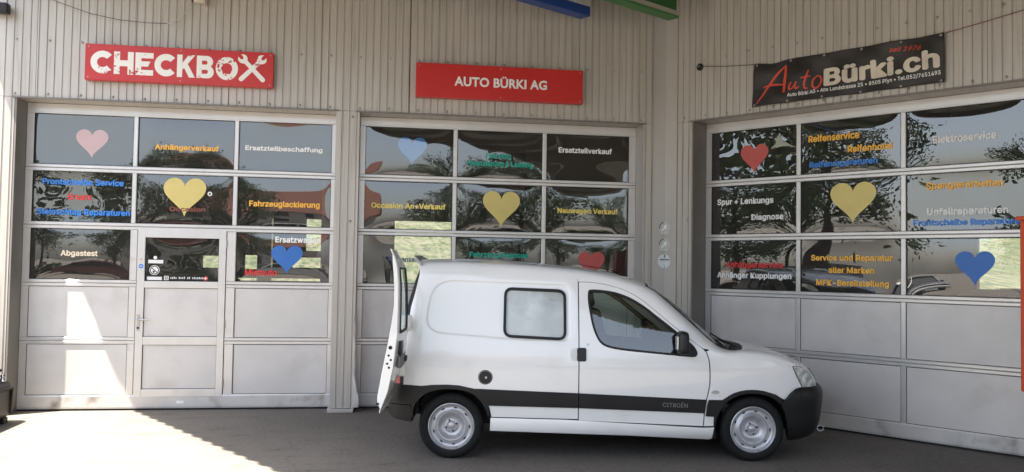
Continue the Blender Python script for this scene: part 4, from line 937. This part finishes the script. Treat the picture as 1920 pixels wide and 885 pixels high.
# --- roof, windscreen, bonnet : stations (A on the side, E corner control, C centre line)
ST = [((-.318, 1.625), (-.318, 1.712), (-.36, 1.752)), ((-.15, 1.630), (-.15, 1.720), (-.15, 1.764)), ((.16, 1.635), (.16, 1.722), (.16, 1.767)), ((.65, 1.628), (.65, 1.706), (.65, 1.748)), ((1.113, 1.605), (1.113, 1.672), (1.113, 1.712)),
      ((1.37, 1.578), (1.375, 1.635), (1.40, 1.674)), ((1.55, 1.525), (1.56, 1.585), (1.61, 1.628)), ((1.653, 1.478), (1.67, 1.548), (1.74, 1.592)), ((1.74, 1.418), (1.77, 1.500), (1.845, 1.555)),
      ((1.80, 1.370), (1.835, 1.452), (1.925, 1.512)), ((1.916, 1.268), (1.955, 1.342), (2.07, 1.402)), ((2.10, 1.118), (2.14, 1.172), (2.28, 1.222)), ((2.25, 1.005), (2.29, 1.036), (2.46, 1.072)), ((2.36, .955), (2.385, .985), (2.575, 1.005)),
      ((2.46, .938), (2.475, .972), (2.67, .985)), ((2.54, .928), (2.55, .977), (2.74, .992)), ((2.70, .908), (2.71, .972), (2.88, .980)), ((2.85, .884), (2.865, .952), (3.03, .948)), ((2.97, .862), (2.985, .918), (3.15, .905)),
      ((3.045, .843), (3.07, .885), (3.25, .862)), ((3.13, .822), (3.155, .845), (3.33, .808)), ((3.20, .785), (3.215, .795), (3.385, .750)), ((3.262, .715), (3.272, .730), (3.42, .700)), ((3.296, .652), (3.302, .668), (3.435, .650))]
K = 4
def cr4(a, b, c, d, t): return .5*((2*b)+(c-a)*t+(2*a-5*b+4*c-d)*t*t+(3*b-a-3*c+d)*t**3)
stn = []
for i in range(len(ST)-1):
    for k in range(K):
        row = []
        for q in range(3):
            g = [Vector(ST[max(0, min(len(ST)-1, i+o))][q]) for o in (-1, 0, 1, 2)]; row.append(cr4(*g, k/K))
        stn.append(row)
stn.append([Vector(p) for p in ST[-1]])
NB, NC = 7, 12; DEL = .13
def section(A, E_, C_):
    wa = HW(A.x, A.y); rz = E_.y-A.y; e = .01; sl = (HW(A.x, A.y)-HW(A.x, A.y-e))/e; we = max(wa+sl*rz*.9, .3)
    def top(f): return Vector((C_.x+(E_.x-C_.x)*f*f, we*f, C_.y+(E_.y-C_.y)*f**2.2))
    Tp = top(1-DEL); P0 = Vector((A.x, wa, A.y)); P1 = Vector((E_.x, we, E_.y)); out = []
    for k in range(NB): t = k/NB; out.append((1-t)**2*P0+2*t*(1-t)*P1+t*t*Tp)
    for k in range(NC+1): out.append(top((1-DEL)*(1-k/NC)))
    return out
G = np.array([[tuple(p) for p in section(*s)] for s in stn]); full = np.concatenate([G*np.array([1, -1, 1]), (G*np.array([1, 1, 1]))[:, ::-1][:, 1:]], axis=1)     # near side first
dU = np.gradient(full, axis=0); dV = np.gradient(full, axis=1); NRM = np.cross(dU, dV); NRM /= np.linalg.norm(NRM, axis=2, keepdims=True)+1e-12
if NRM[10, NB+NC][2] < 0: NRM = -NRM
MW = full.shape[1]
def skin(nm, i0, i1, j0, j1, m, off=0.0, parent=van, rim=.015, mirror=False):
    if mirror: skin(nm, i0, i1, MW-1-j1, MW-1-j0, m, off, parent, rim)
    V_ = []; N_ = []; F_ = []
    for a, b in [(j0, j1)]:
        k = len(V_); w_ = b-a+1
        for i in range(i0, i1+1):
            for j in range(a, b+1): p = full[i, j]+NRM[i, j]*off; V_.append(p); N_.append(NRM[i, j])
        for i in range(i1-i0):
            for j in range(w_-1): q = k+i*w_+j; F_.append((q, q+w_, q+w_+1, q+1))
        # rim folded inward
        loop = [k+j for j in range(w_)]+[k+i*w_+w_-1 for i in range(1, i1-i0+1)]+[k+(i1-i0)*w_+j for j in range(w_-2, -1, -1)]+[k+i*w_ for i in range(i1-i0-1, 0, -1)]
        if rim:
            r0 = len(V_)
            for q in loop: V_ += [V_[q], np.array(V_[q])-np.array(N_[q])*rim]; N_ += [N_[q]*.3+np.array((1e-3, 0, 0))]*2
            n = len(loop)
            for t in range(n): F_.append((r0+2*t, r0+2*((t+1) % n), r0+2*((t+1) % n)+1, r0+2*t+1))
    N_ = [np.array(q)/np.linalg.norm(q) for q in N_]
    # face winding follows the normals
    f0_ = F_[0]; a, b, c = (np.array(V_[q]) for q in f0_[:3]); fn = np.cross(b-a, c-a)
    if fn @ np.array(N_[f0_[0]]) < 0: F_ = [t[::-1] for t in F_]
    return link(nm, mesh(V_, F_, True, N_), m, parent)
iW0, iW1 = 8*K-2, 13*K; iC = 15*K; iB = iC; iG = 20*K; iE = len(stn)-1
rf = skin('roof', 0, iW0, 0, MW-1, m_paint)
skin('windscreen_pillar', iW0, iC, 0, NB, m_paint, mirror=True)
m_ws = glass('windscreen_glass', (.55, .63, .60), 1.6)
ws = skin('windscreen', iW0, iW1, NB, MW-1-NB, m_ws, -.003, rim=0)
skin('windscreen_border', iW0, iW1, NB, NB+1, m_rubber, .0, ws, .004, mirror=True); skin('windscreen_border', iW0, iW0+1, NB+1, MW-2-NB, m_rubber, .0, ws, .003)
skin('cowl', iW1, iC, NB, MW-1-NB, m_blackplastic, -.004)
skin('bonnet', iB, iG, NB-2, MW-1-NB+2, m_paint, .002)
skin('wing_top', iB, iG, 0, NB-2, m_paint, -.0005, mirror=True)
skin('nose_panel', iG, iE, 0, MW-1, m_paint, .001)
skin('grille', iG+2, iE-1, NB+3, MW-1-NB-3, m_blackplastic, .008)
# wipers
wp = MB().tube([full[iC-3, NB+3]+NRM[iC-3, NB+3]*.012, full[iW1-1, NB+6]+NRM[iW1-1, NB+6]*.02, full[iW1-4, NB+10]+NRM[iW1-4, NB+10]*.015], .008, 6).tube([full[iW1-1, NB+1]+NRM[iW1-1, NB+1]*.02, full[iW1-5, NB+14]+NRM[iW1-5, NB+14]*.012], .007, 6)
wp.lathe([(.001, .03), (.025, .026), (.03, 0)], 12, Matrix.Translation(full[iC-5, NB+2]), axis='z'); link('wiper', wp.me(True), m_rubber, van)
# antenna
link('antenna', MB().tube([(1.60, .25, 1.655), (1.57, .25, 1.675), (1.20, .25, 1.735)], [.02, .006, .003], 6).me(True), m_rubber, van)
# front bumper : swept round the plan curve
PL = smooth([(2.93, .800), (3.0, .808), (3.08, .803), (3.18, .770), (3.27, .715), (3.345, .62), (3.395, .50), (3.43, .32), (3.445, .15), (3.45, 0)], 4, False)
oz = pchip([.165, .20, .25, .33, .45, .58, .63, .66], [-.16, -.085, -.035, -.008, .010, .022, .012, -.02])
PLx = [p for p in PL if p[0] < 3.30]
def WB(x, z): return float(np.interp(x, [p[0] for p in PLx], [p[1] for p in PLx]))+oz(z)
PL = [(3.10, float(np.interp(3.10, [p[0] for p in PLx], [p[1] for p in PLx])))]+[p for p in PL if p[0] > 3.115]
FB = PL+[(x, -y) for x, y in reversed(PL[:-1])]
zz = [.165, .18, .20, .23, .27, .33, .39, .45, .50, .55, .59, .62, .645, .66]; V_ = []; n_ = len(FB)
for z in zz:
    for i, (x, y) in enumerate(FB):
        a = Vector(FB[max(0, i-1)]); b = Vector(FB[min(n_-1, i+1)]); t = (b-a).normalized(); nn = Vector((-t.y, t.x)); nn = -nn if nn.x < 0 or (abs(nn.x) < .3 and nn.y*y < 0) else nn
        q = Vector((x, y))+nn*(oz(z) if abs(y) < .80 else oz(z)*.6)
        V_.append((q.x, q.y, z))
F_ = [(j*n_+i, (j+1)*n_+i, (j+1)*n_+i+1, j*n_+i+1) for j in range(len(zz)-1) for i in range(n_-1)]
me = mesh(V_, F_, True); bm = bmesh.new(); bm.from_mesh(me); bmesh.ops.recalc_face_normals(bm, faces=bm.faces); bm.to_mesh(me); bm.free(); link('front_bumper', me, m_bumper, van)
for sg in (-1, 1): lift('bumper_corner', [[(3.066, .652), (3.012, .604), (2.966, .556), (2.925, .515), (2.960, .44), (2.988, .34), (3.000, .25), (3.004, .20), (3.03, .172), (3.07, .165), (3.1045, .165), (3.1045, .656)]], m_bumper, van, 0, .05, .04, sg, W=WB)
link('bumper_shelf', mesh([(x-.02*(1 if abs(y) < .7 else 0), y*.985, .655) for x, y in FB]+[(3.0, .5, .655), (3.0, -.5, .655)], [tuple(range(len(FB)+2))[::-1]]), m_bumper, van)
link('towing_eye', moved(MB().tube([(.03*math.cos(a/8*math.pi), 0, .026*math.sin(a/8*math.pi)) for a in range(16)]+[(.03, 0, 0)], .006, 6, False).me(True), (3.36, -.60, .27)), m_rim, van)
# underbody, floor, tail frame
link('underbody', MB().box(-.30, 3.1, -.40, .40, .24, .42).box(-.50, -.30, -.60, .60, .36, .60).box(.37, 2.30, -.775, .775, .24, .44).box(2.3, 3.2, -.42, .42, .3, .62).me(), m_rubber, van)
m_inner = mat('inner_white', (.55, .55, .54), .5)
link('exhaust', MB().tube([(-.2, .35, .22), (-.5, .38, .24)], .03, 12).tube([(.2, .2, .2), (-.2, .35, .22)], .05, 12).me(True), m_steel, van)
link('cargo_floor', MB().box(-.38, 1.08, -.70, .70, .645, .665).me(), m_inner, van)
link('rear_bumper_beam', MB().box(-.575, -.50, -.60, .60, .36, .60).me(bevel=.02), m_bumper, van)
# tail frame ring (both sides and roof), rubber seal
for sg in (-1, 1):
    V_ = []; F_ = []; N = 24
    for i in range(N+1):
        z = .64+(1.70-.64)*i/N; xe = np.interp(z, [p[1] for p in reversed(RE)], [p[0] for p in reversed(RE)]); hw = HW(xe, min(z, 1.66))-(.03 if z > 1.6 else 0)
        V_ += [(xe+.004, sg*(hw-.004), z), (xe-.032, sg*(hw-.018), z), (xe-.036, sg*(hw-.06), z), (xe-.0, sg*(hw-.09), z)]
    for i in range(N):
        for j in range(3): a = 4*i+j; F_.append((a, a+1, a+5, a+4))
    link('rear_seal', mesh(V_, F_, True), m_rubber, van)
link('rear_header', MB().box(-.345, -.29, -.45, .45, 1.66, 1.735).me(bevel=.01), m_paint, van)
# closed far door leaf
V_ = []; F_ = []; N = 18
for i in range(N+1):
    z = .62+(1.74-.62)*i/N; xe = np.interp(z, [p[1] for p in reversed(RE)], [p[0] for p in reversed(RE)])-.05-(.03*math.sin(max(0, min(1, (z-.62)/.5))*math.pi)); hw = HW(-.4, min(z, 1.66))
    for y in (-.10, .2, hw-.05, hw-.005): V_.append((xe+(.03 if y > .7*hw else 0)*(y > hw-.01), y, z))
for i in range(N):
    for j in range(3): a = 4*i+j; F_.append((a, a+4, a+5, a+1))
link('rear_door', mesh(V_, F_, True), m_paint, van); van.children[-1]['label'] = 'closed far leaf of the rear doors'
link('roof_spoiler', mesh([(-.30, -.60, 1.715), (-.30, .60, 1.745), (-.40, .60, 1.80), (-.375, -.60, 1.785), (-.30, -.60, 1.70), (-.30, .60, 1.725), (-.385, .60, 1.76), (-.36, -.60, 1.725)], [(0, 1, 2, 3), (4, 7, 6, 5), (0, 3, 7, 4), (3, 2, 6, 7), (2, 1, 5, 6), (1, 0, 4, 5)]), mat('grey_spoiler', (.33, .33, .33), .5), van)
# --- the open near leaf, folded right round so that its edge faces the camera
OD = empty('open_rear_door', (0, 0, 0), 0, van)
Lc = [(-.511, 1.827), (-.490, 1.782), (-.488, 1.716), (-.481, 1.65), (-.470, 1.528), (-.470, 1.355), (-.488, 1.206), (-.515, 1.043), (-.560, .802), (-.592, .606), (-.590, .56), (-.574, .53), (-.572, .488)]
Rc = [(-.495, 1.822), (-.463, 1.752), (-.445, 1.678), (-.433, 1.528), (-.432, 1.341), (-.434, 1.13), (-.444, 1.029), (-.465, .843), (-.505, .646), (-.545, .54), (-.570, .474)]
Hc = [(-.500, 1.812), (-.455, 1.748), (-.426, 1.678), (-.408, 1.519), (-.399, 1.28), (-.401, 1.096), (-.411, .922), (-.441, .805), (-.474, .674), (-.522, .534)]
def curve_at(Cv, z): zs = [p[1] for p in reversed(Cv)]; return float(np.interp(z, zs, [p[0] for p in reversed(Cv)]))
fL = lambda z: curve_at(Lc, z); fR = lambda z: max(curve_at(Rc, z), curve_at(Lc, z)+.006); fH = lambda z: curve_at(Hc, z)
yF = -.80-.50; yS = -.80-.47; yH = -.80-.015
N = 60; zs_ = [.474+(1.827-.474)*i/N for i in range(N+1)]
def zt(z, k): return z if k else z
def surf(nm, cols_, m, close=False, parent=OD):
    V_ = []; F_ = []; k = len(cols_)
    for z in zs_:
        t = (z-.474)/(1.827-.474); zh = .534+(1.812-.534)*t
        for fn, y, hz in cols_: V_.append((fn(zh if hz else z), y, zh if hz else z))
    for i in range(N):
        for j in range(k-1): a = i*k+j; F_.append((a, a+1, a+k+1, a+k))
    me = mesh(V_, F_, True); me.set_sharp_from_angle(angle=math.radians(40)); return link(nm, me, m, parent)
surf('door_edge', [(lambda z: fL(z)+.0, yF+.004, 0), (lambda z: fL(z)+.003, yF, 0), (lambda z: max(fR(z)-.006, fL(z)+.003), yF, 0), (fR, yF+.008, 0), (lambda z: fR(z), yS, 0)], m_paint)
def fac(u): return (lambda z: fR(z)*(1-u)+fH(z)*u+.012*math.sin(math.pi*u), yS+(yH-yS)*u, 0)
# outer skin with an opening for the window
mbV = []; mbF = []; Wn = 16
for i, z in enumerate(zs_):
    for j in range(Wn+1): fn, y, _ = fac(j/Wn); t = (z-.474)/1.353; z2 = z+(.534+(1.278)*t-z)*(j/Wn); mbV.append((fn(z), y, z2))
i0w, i1w, j0w, j1w = int((1.13-.474)/1.353*N), int((1.69-.474)/1.353*N), 2, 13
for i in range(N):
    for j in range(Wn):
        if i0w <= i < i1w and j0w <= j < j1w: continue
        a = i*(Wn+1)+j; mbF.append((a, a+1, a+Wn+2, a+Wn+1))
link('door_skin', mesh(mbV, mbF, True), m_paint, OD)
gV = []; gF = []
for i in range(i0w, i1w+1):
    for j in range(j0w, j1w+1): p = mbV[i*(Wn+1)+j]; gV.append((p[0]-.006, p[1], p[2]))
ww = j1w-j0w+1
for i in range(i1w-i0w):
    for j in range(ww-1): a = i*ww+j; gF.append((a, a+1, a+ww+1, a+ww))
link('rear_window', mesh(gV, gF, True), glass('rear_glass', (.55, .66, .60), 1.7), OD)
fr_ = MB(); ring = [(i0w, j) for j in range(j0w, j1w+1)]+[(i, j1w) for i in range(i0w+1, i1w+1)]+[(i1w, j) for j in range(j1w-1, j0w-1, -1)]+[(i, j0w) for i in range(i1w-1, i0w, -1)]
rp = [mbV[i*(Wn+1)+j] for i, j in ring]; fr_.tube(rp+[rp[0]], .010, 6, False); link('window_seal', fr_.me(True), m_rubber, OD)
link('inner_trim', mesh([(fL(z)+.004, yF+.01, z) for z in zs_]+[(fH(z)-.045, yH, z) for z in zs_], [(i, N+1+i, N+2+i, i+1) for i in range(N) if not (i0w <= i < i1w)]), m_inner, OD)
def fpos(u, z): fn, y, _ = fac(u); return Vector((fn(z), y, z))
p_ = fpos(.32, 1.0); link('door_handle', moved(rbox(.03, .17, .12, .014), (p_.x, p_.y, 1.0)), m_blackplastic, OD)
p_ = fpos(.5, .88); link('plate_lamp_housing', moved(rbox(.035, .36, .10, .012), (p_.x+.004, p_.y, .885), Matrix.Rotation(.0, 4, 'Y')), mat('grey_plastic', (.12, .12, .12), .5), OD)
p_ = fpos(.75, .88); link('latch', moved(rbox(.03, .07, .05, .008), (p_.x+.02, p_.y, .89)), m_blackplastic, OD)
for x, z, r_ in [(-.504, 1.013, .0165), (-.517, .948, .010), (-.499, .912, .010), (-.528, .881, .010), (-.513, .849, .010)]:
    link('edge_hole', MB().lathe([(.0005, yF-.002), (r_*.7, yF-.003), (r_, yF-.0005), (r_, yF+.004)], 16, Matrix.Translation((x+.012, 0, z))).me(), m_rubber, OD)  # dark discs laid on the edge, standing for the darkness inside its holes
link('door_catch', MB().box(-.60, -.575, yF-.004, yF+.01, .545, .56).box(-.592, -.57, yF-.004, yF+.01, .505, .52).me(), m_rubber, OD)
for z in (1.19, .78): link('door_hinge', moved(rbox(.10, .05, .13, .012), (fH(z)-.015, -.80-.012+.03, z)), m_paint, OD)
# --- wheels
TY = [(.200, .012), (.205, -.002), (.222, -.012), (.245, -.014), (.264, -.006), (.276, .010), (.283, .025), (.285, .05), (.285, .13), (.280, .15), (.262, .165), (.20, .16)]
RM = [(.204, .004), (.2035, -.006), (.198, -.009), (.192, -.004), (.188, .012), (.182, .024), (.174, .028), (.160, .030), (.146, .027), (.134, .014), (.126, .007), (.118, .008), (.108, .020), (.094, .040), (.078, .050), (.062, .050), (.056, .040), (.048, .037), (.040, .038), (.034, .046), (.028, .046), (.026, .034), (.018, .030), (.001, .029)]
def wheel(x, y, sg):
    wh = empty('wheel', (x, y, .2845), 0 if sg < 0 else math.pi, van)
    t = MB().lathe(TY, 56)
    for r0 in (.228, .252): t.lathe([(r0-.002, -.0125), (r0, -.0165), (r0+.002, -.0135)], 56)
    link('tyre', t.me(angle=35), m_tyre, wh); link('rim', MB().lathe(RM, 56).me(angle=38), m_rim, wh)
    tr = MB()
    for k in range(64):
        a = 2*math.pi*k/64; Mt = Matrix.Rotation(a, 4, 'Y'); tr.box(-.004, .004, .03, .145, .2845, .2862, Mt)
    tag(link('tread', tr.me(), m_tyre, wh), kind='stuff')
    h = MB()
    for k in range(9):
        a = 2*math.pi*(k+.3)/9; Mt = Matrix.Rotation(a, 4, 'Y'); n = len(h.v)
        for q in range(12):
            b = 2*math.pi*q/12; h.v.append(tuple(Mt @ Vector((.0165*math.cos(b), .0268, .1615+.0068*math.sin(b)))))
        h.f.append(tuple(n+q for q in range(12)))
    tag(link('ventilation_slots', h.me(), m_dark, wh), kind='stuff')
    for k in range(4):
        a = math.pi/2*k+.35; link('wheel_bolt', MB().lathe([(.001, -.004), (.009, -.003), (.010, .008)], 6, Matrix.Translation((.048*math.cos(a), .036, .048*math.sin(a)))).me(), m_rubber, wh)
    link('valve', MB().tube([(.05, .02, -.183), (.052, -.008, -.178)], .004, 6).me(), m_rubber, wh); link('brake_drum', MB().lathe([(.0, .07), (.15, .07), (.16, .14)], 24).me(), m_dark, wh)
for x in (0, 2.678):
    wheel(x, -.80, -1); wheel(x, .80, 1)
# --- cabin
m_seat = mat('seat_fabric', (.035, .035, .04), .9, var=.2, vscale=20); m_dash = mat('dash_plastic', (.03, .03, .032), .6)
for y in (-.38, .38):
    s_ = empty('seat', (0, 0, 0), 0, van); link('cushion', moved(rbox(.50, .48, .16, .05), (1.62, y, .72)), m_seat, s_)
    link('backrest', moved(rbox(.14, .46, .62, .05), (1.33, y, 1.02), Matrix.Rotation(-.22, 4, 'Y')), m_seat, s_); link('headrest', moved(rbox(.10, .26, .18, .04), (1.235, y, 1.42), Matrix.Rotation(-.2, 4, 'Y')), m_seat, s_)
link('dashboard', moved(rbox(.42, 1.34, .34, .09), (2.30, 0, .86)), m_dash, van)
sw = empty('steering_wheel', (0, 0, 0), 0, van); Ms = Matrix.Translation((2.02, .38, 1.0)) @ Matrix.Rotation(math.radians(65), 4, 'Y')
link('wheel_rim', MB().tube([tuple(Ms @ Vector((.18*math.cos(t*math.pi/14), .18*math.sin(t*math.pi/14), 0))) for t in range(29)], .014, 8, False).me(True), m_dash, sw)
link('hub', MB().tube([tuple(Ms @ Vector((0, 0, 0))), tuple(Ms @ Vector((0, 0, -.16)))], .05, 12).tube([tuple(Ms @ Vector((-.17, 0, 0))), tuple(Ms @ Vector((.17, 0, 0)))], .016, 6).me(True), m_dash, sw)
link('bulkhead', MB().box(1.08, 1.10, -.62, .62, .5, 1.50).me(), m_dark, van); link('cabin_floor', MB().box(1.1, 2.5, -.74, .74, .46, .50).me(), m_dark, van)
link('headlining', MB().box(1.1, 1.55, -.58, .58, 1.575, 1.585).me(), mat('headlining', (.30, .30, .28), .9), van)
link('firewall', MB().box(2.42, 2.44, -.74, .74, .4, .93).me(), m_dark, van)

# ------------------------------------------------------------------ inside the hall
def hall_car(wl, x, y, m, lab, flip=1):
    r_ = wroot('car', wl, x, y); tag(r_, lab, 'car')
    low = smooth([(-2.0, .30), (2.0, .30), (2.05, .62), (1.9, .82), (1.0, .98), (-1.55, 1.02), (-1.98, .92), (-2.08, .6)], 3)
    for nm, pr, y0, y1 in (('body', low, -.85, .85),):
        mb = MB(); n = len(pr); mb.extrude([(0, 0)]*0 or [(flip*px_, pz_) for px_, pz_ in pr], y0, y1); mb.v = [(b, a, c) for a, b, c in mb.v]; link(nm, mb.me(bevel=.0), m, r_)
    for sy in (-.70, .70):
        mb = MB()
        for p, q in (((1.0, .96), (.15, 1.46)), ((.15, 1.46), (-1.2, 1.46)), ((-1.2, 1.46), (-1.75, 1.0)), ((-.35, .98), (-.35, 1.46))): mb.tube([(flip*p[0], sy, p[1]), (flip*q[0], sy*.9, q[1])], .05, 6)
        link('roof_pillars', mb.me(), m, r_)
    cab = [(.98, .97), (.15, 1.44), (-1.2, 1.44), (-1.72, 1.0)]; mb = MB(); mb.extrude([(flip*p_, q_) for p_, q_ in cab], -.66, .66); mb.v = [(b_, a_, c_) for a_, b_, c_ in mb.v]; link('window_glass', mb.me(), m_carwin, r_)
    link('roof', MB().box(-1.2, .2, -.62, .62, 1.44, 1.49).me(bevel=.02) if flip > 0 else MB().box(-.2, 1.2, -.62, .62, 1.44, 1.49).me(bevel=.02), m, r_)
    for wx in (-1.3, 1.3):
        for wy in (-.86, .70): link('wheel', MB().lathe([(.001, 0), (.30, 0), (.30, .16), (.001, .16)], 20, Matrix.Translation((flip*wx, wy, .3))).me(), m_rubber, r_)
    link('mirror', moved(rbox(.10, .18, .13, .03), (flip*.72, -.93, 1.02)), m_rubber, r_)
m_carwin = mat('tinted_window', (.012, .014, .016), .05)
m_hc1 = mat('dull_red_car', (.16, .03, .02), .35, coat=.6); m_hc2 = mat('dull_grey_car', (.09, .09, .10), .35, coat=.6)
hall_car('A', 1.9, 6.2, m_hc1, 'dark reddish car dimly seen through the middle door', -1)
hall_car('A', -2.6, 4.0, m_hc2, 'dark car dimly seen through the lower panes of the left door')
hall_car('B', 2.6, 4.2, m_hc2, 'dark car dimly seen through the lower panes of the right door', -1)
for wl, x, y, lab_ in (('A', -2.0, 5.5, 'lift post dimly seen behind the wicket door'), ('A', -.9, 5.5, 'lift post dimly seen behind the right column of the leftmost door'), ('B', 1.0, 5, 'lift post dimly seen behind the panes of the rightmost door')):
    lp = wroot('lift_post', wl, x, y); tag(lp, 'dark '+lab_, 'vehicle lift')
    link('column', MB().box(-.12, .12, -.12, .12, 0, 3.2).me(), m_hc2, lp); link('arm', MB().tube([(0, -.1, .8), (.3, -.5, .75), (.4, -1.0, .72)], .05).me(), mat('lift_arm', (.35, .10, .02), .5), lp)

for x, y, m_, lb_ in ((-7.5, -17, m_hc1, 'dark red car parked far left behind the camera'), (-2.2, -18.5, m_paint, 'white car parked behind the camera'), (4.2, -19, m_hc2, 'dark grey car parked far right behind the camera'), (-16, -8.5, m_hc2, 'dark grey car parked at the left side of the yard')):
    hall_car('A', x, y, m_, lb_, 1 if x < 0 else -1)
# ------------------------------------------------------------------ the other side of the street (mirrored in the panes)
m_leaf = mat('leaves', (.055, .085, .025), .6, var=.5, vscale=3); m_bark = mat('bark', (.06, .045, .035), .9, var=.3, vscale=6)
def crown_mesh(seed, R=2.6, n=5200):
    r = np.random.default_rng(seed); cl = r.normal(size=(34, 3)); cl /= np.linalg.norm(cl, axis=1, keepdims=True); cl *= (R*r.uniform(.35, 1, 34)**.6)[:, None]; cl[:, 2] = cl[:, 2]*1.05+.3
    c = cl[r.integers(0, 34, n)]+r.normal(size=(n, 3))*R*.17; a = r.normal(size=(n, 3)); a /= np.linalg.norm(a, axis=1, keepdims=True); b = np.cross(a, r.normal(size=(n, 3))); b /= np.linalg.norm(b, axis=1, keepdims=True); s = r.uniform(.07, .16, n)[:, None]
    V_ = np.stack([c-a*s, c+b*s*.6, c+a*s, c-b*s*.6], 1).reshape(-1, 3); F_ = np.arange(4*n).reshape(-1, 4); return mesh(V_, F_)
def trunk_mesh(seed):
    r = np.random.default_rng(seed); mb = MB().tube([(0, 0, 0), (.05, .02, 1.5), (.0, .1, 3), (.1, 0, 5)], [.24, .19, .15, .06], 9)
    for k in range(8):
        a = k*2.4; z = 2+.35*k; mb.tube([(0, .05, z), (math.cos(a)*.8, math.sin(a)*.8, z+.8), (math.cos(a)*1.7, math.sin(a)*1.7, z+1.9)], [.09, .06, .02], 6)
    return mb.me(True)
CR = [crown_mesh(1), crown_mesh(2), crown_mesh(5)]; TR = trunk_mesh(1)
for i, (x, y, s) in enumerate([(-12, -36, 1.0), (-6.5, -28, .85), (4.0, -38, 1.0), (10, -46, 1.3), (-34, -22, 1.15), (-42, -34, 1.1), (17, -48, 1.1), (-24, -50, 1.3), (-20, -27, .75), (-19, -3.2, 1.15), (-21, -7.2, 1.25)]):
    t = empty('tree', (x, y, 0), i*1.3); t.scale = (s, s, s); tag(t, 'broad leafy tree across the yard behind the camera', 'tree', 'trees across the yard')
    link('trunk', TR, m_bark, t); c = link('crown', CR[i % 3], m_leaf, t); c.location.z = 4.4
hs = empty('house', (-8, -62, 0)); tag(hs, 'pale house with a red roof far behind the camera', 'building')
m_wall = mat('render_wall', (.50, .46, .40), .8, var=.05); m_tile = mat('roof_tiles', (.20, .07, .045), .8, var=.2, vscale=3)
link('wall', MB().box(-8, 6, -5, 5, 0, 5).me(), m_wall, hs); link('roof', MB().extrude([(-5.6, 4.8), (5.6, 4.8), (0, 9)], -8.5, 6.5).me(), m_tile, hs)
for x in (-6, -3, 0, 3):
    for z in (1.1, 3.3): link('window', MB().box(x, x+1.2, 5.0, 5.04, z, z+1.2).me(), m_dark, hs)
hg = link('hedge', mesh(*(lambda n, r: (lambda c, a, b, s: (np.stack([c-a*s, c+b*s, c+a*s, c-b*s], 1).reshape(-1, 3), np.arange(4*n).reshape(-1, 4)))(np.stack([r.uniform(-34, 26, n), r.normal(0, .35, n), np.abs(r.normal(.55, .35, n))], 1), *(lambda q: (q/np.linalg.norm(q, axis=1, keepdims=True), np.cross(q, r.normal(size=(n, 3)))/np.linalg.norm(q, axis=1, keepdims=True)/1.6))(r.normal(size=(n, 3))), r.uniform(.10, .22, n)[:, None]))(9000, np.random.default_rng(4))), m_leaf); hg.location = (0, -27, 0)
tag(hg, 'long leafy hedge along the far side of the yard', 'hedge')
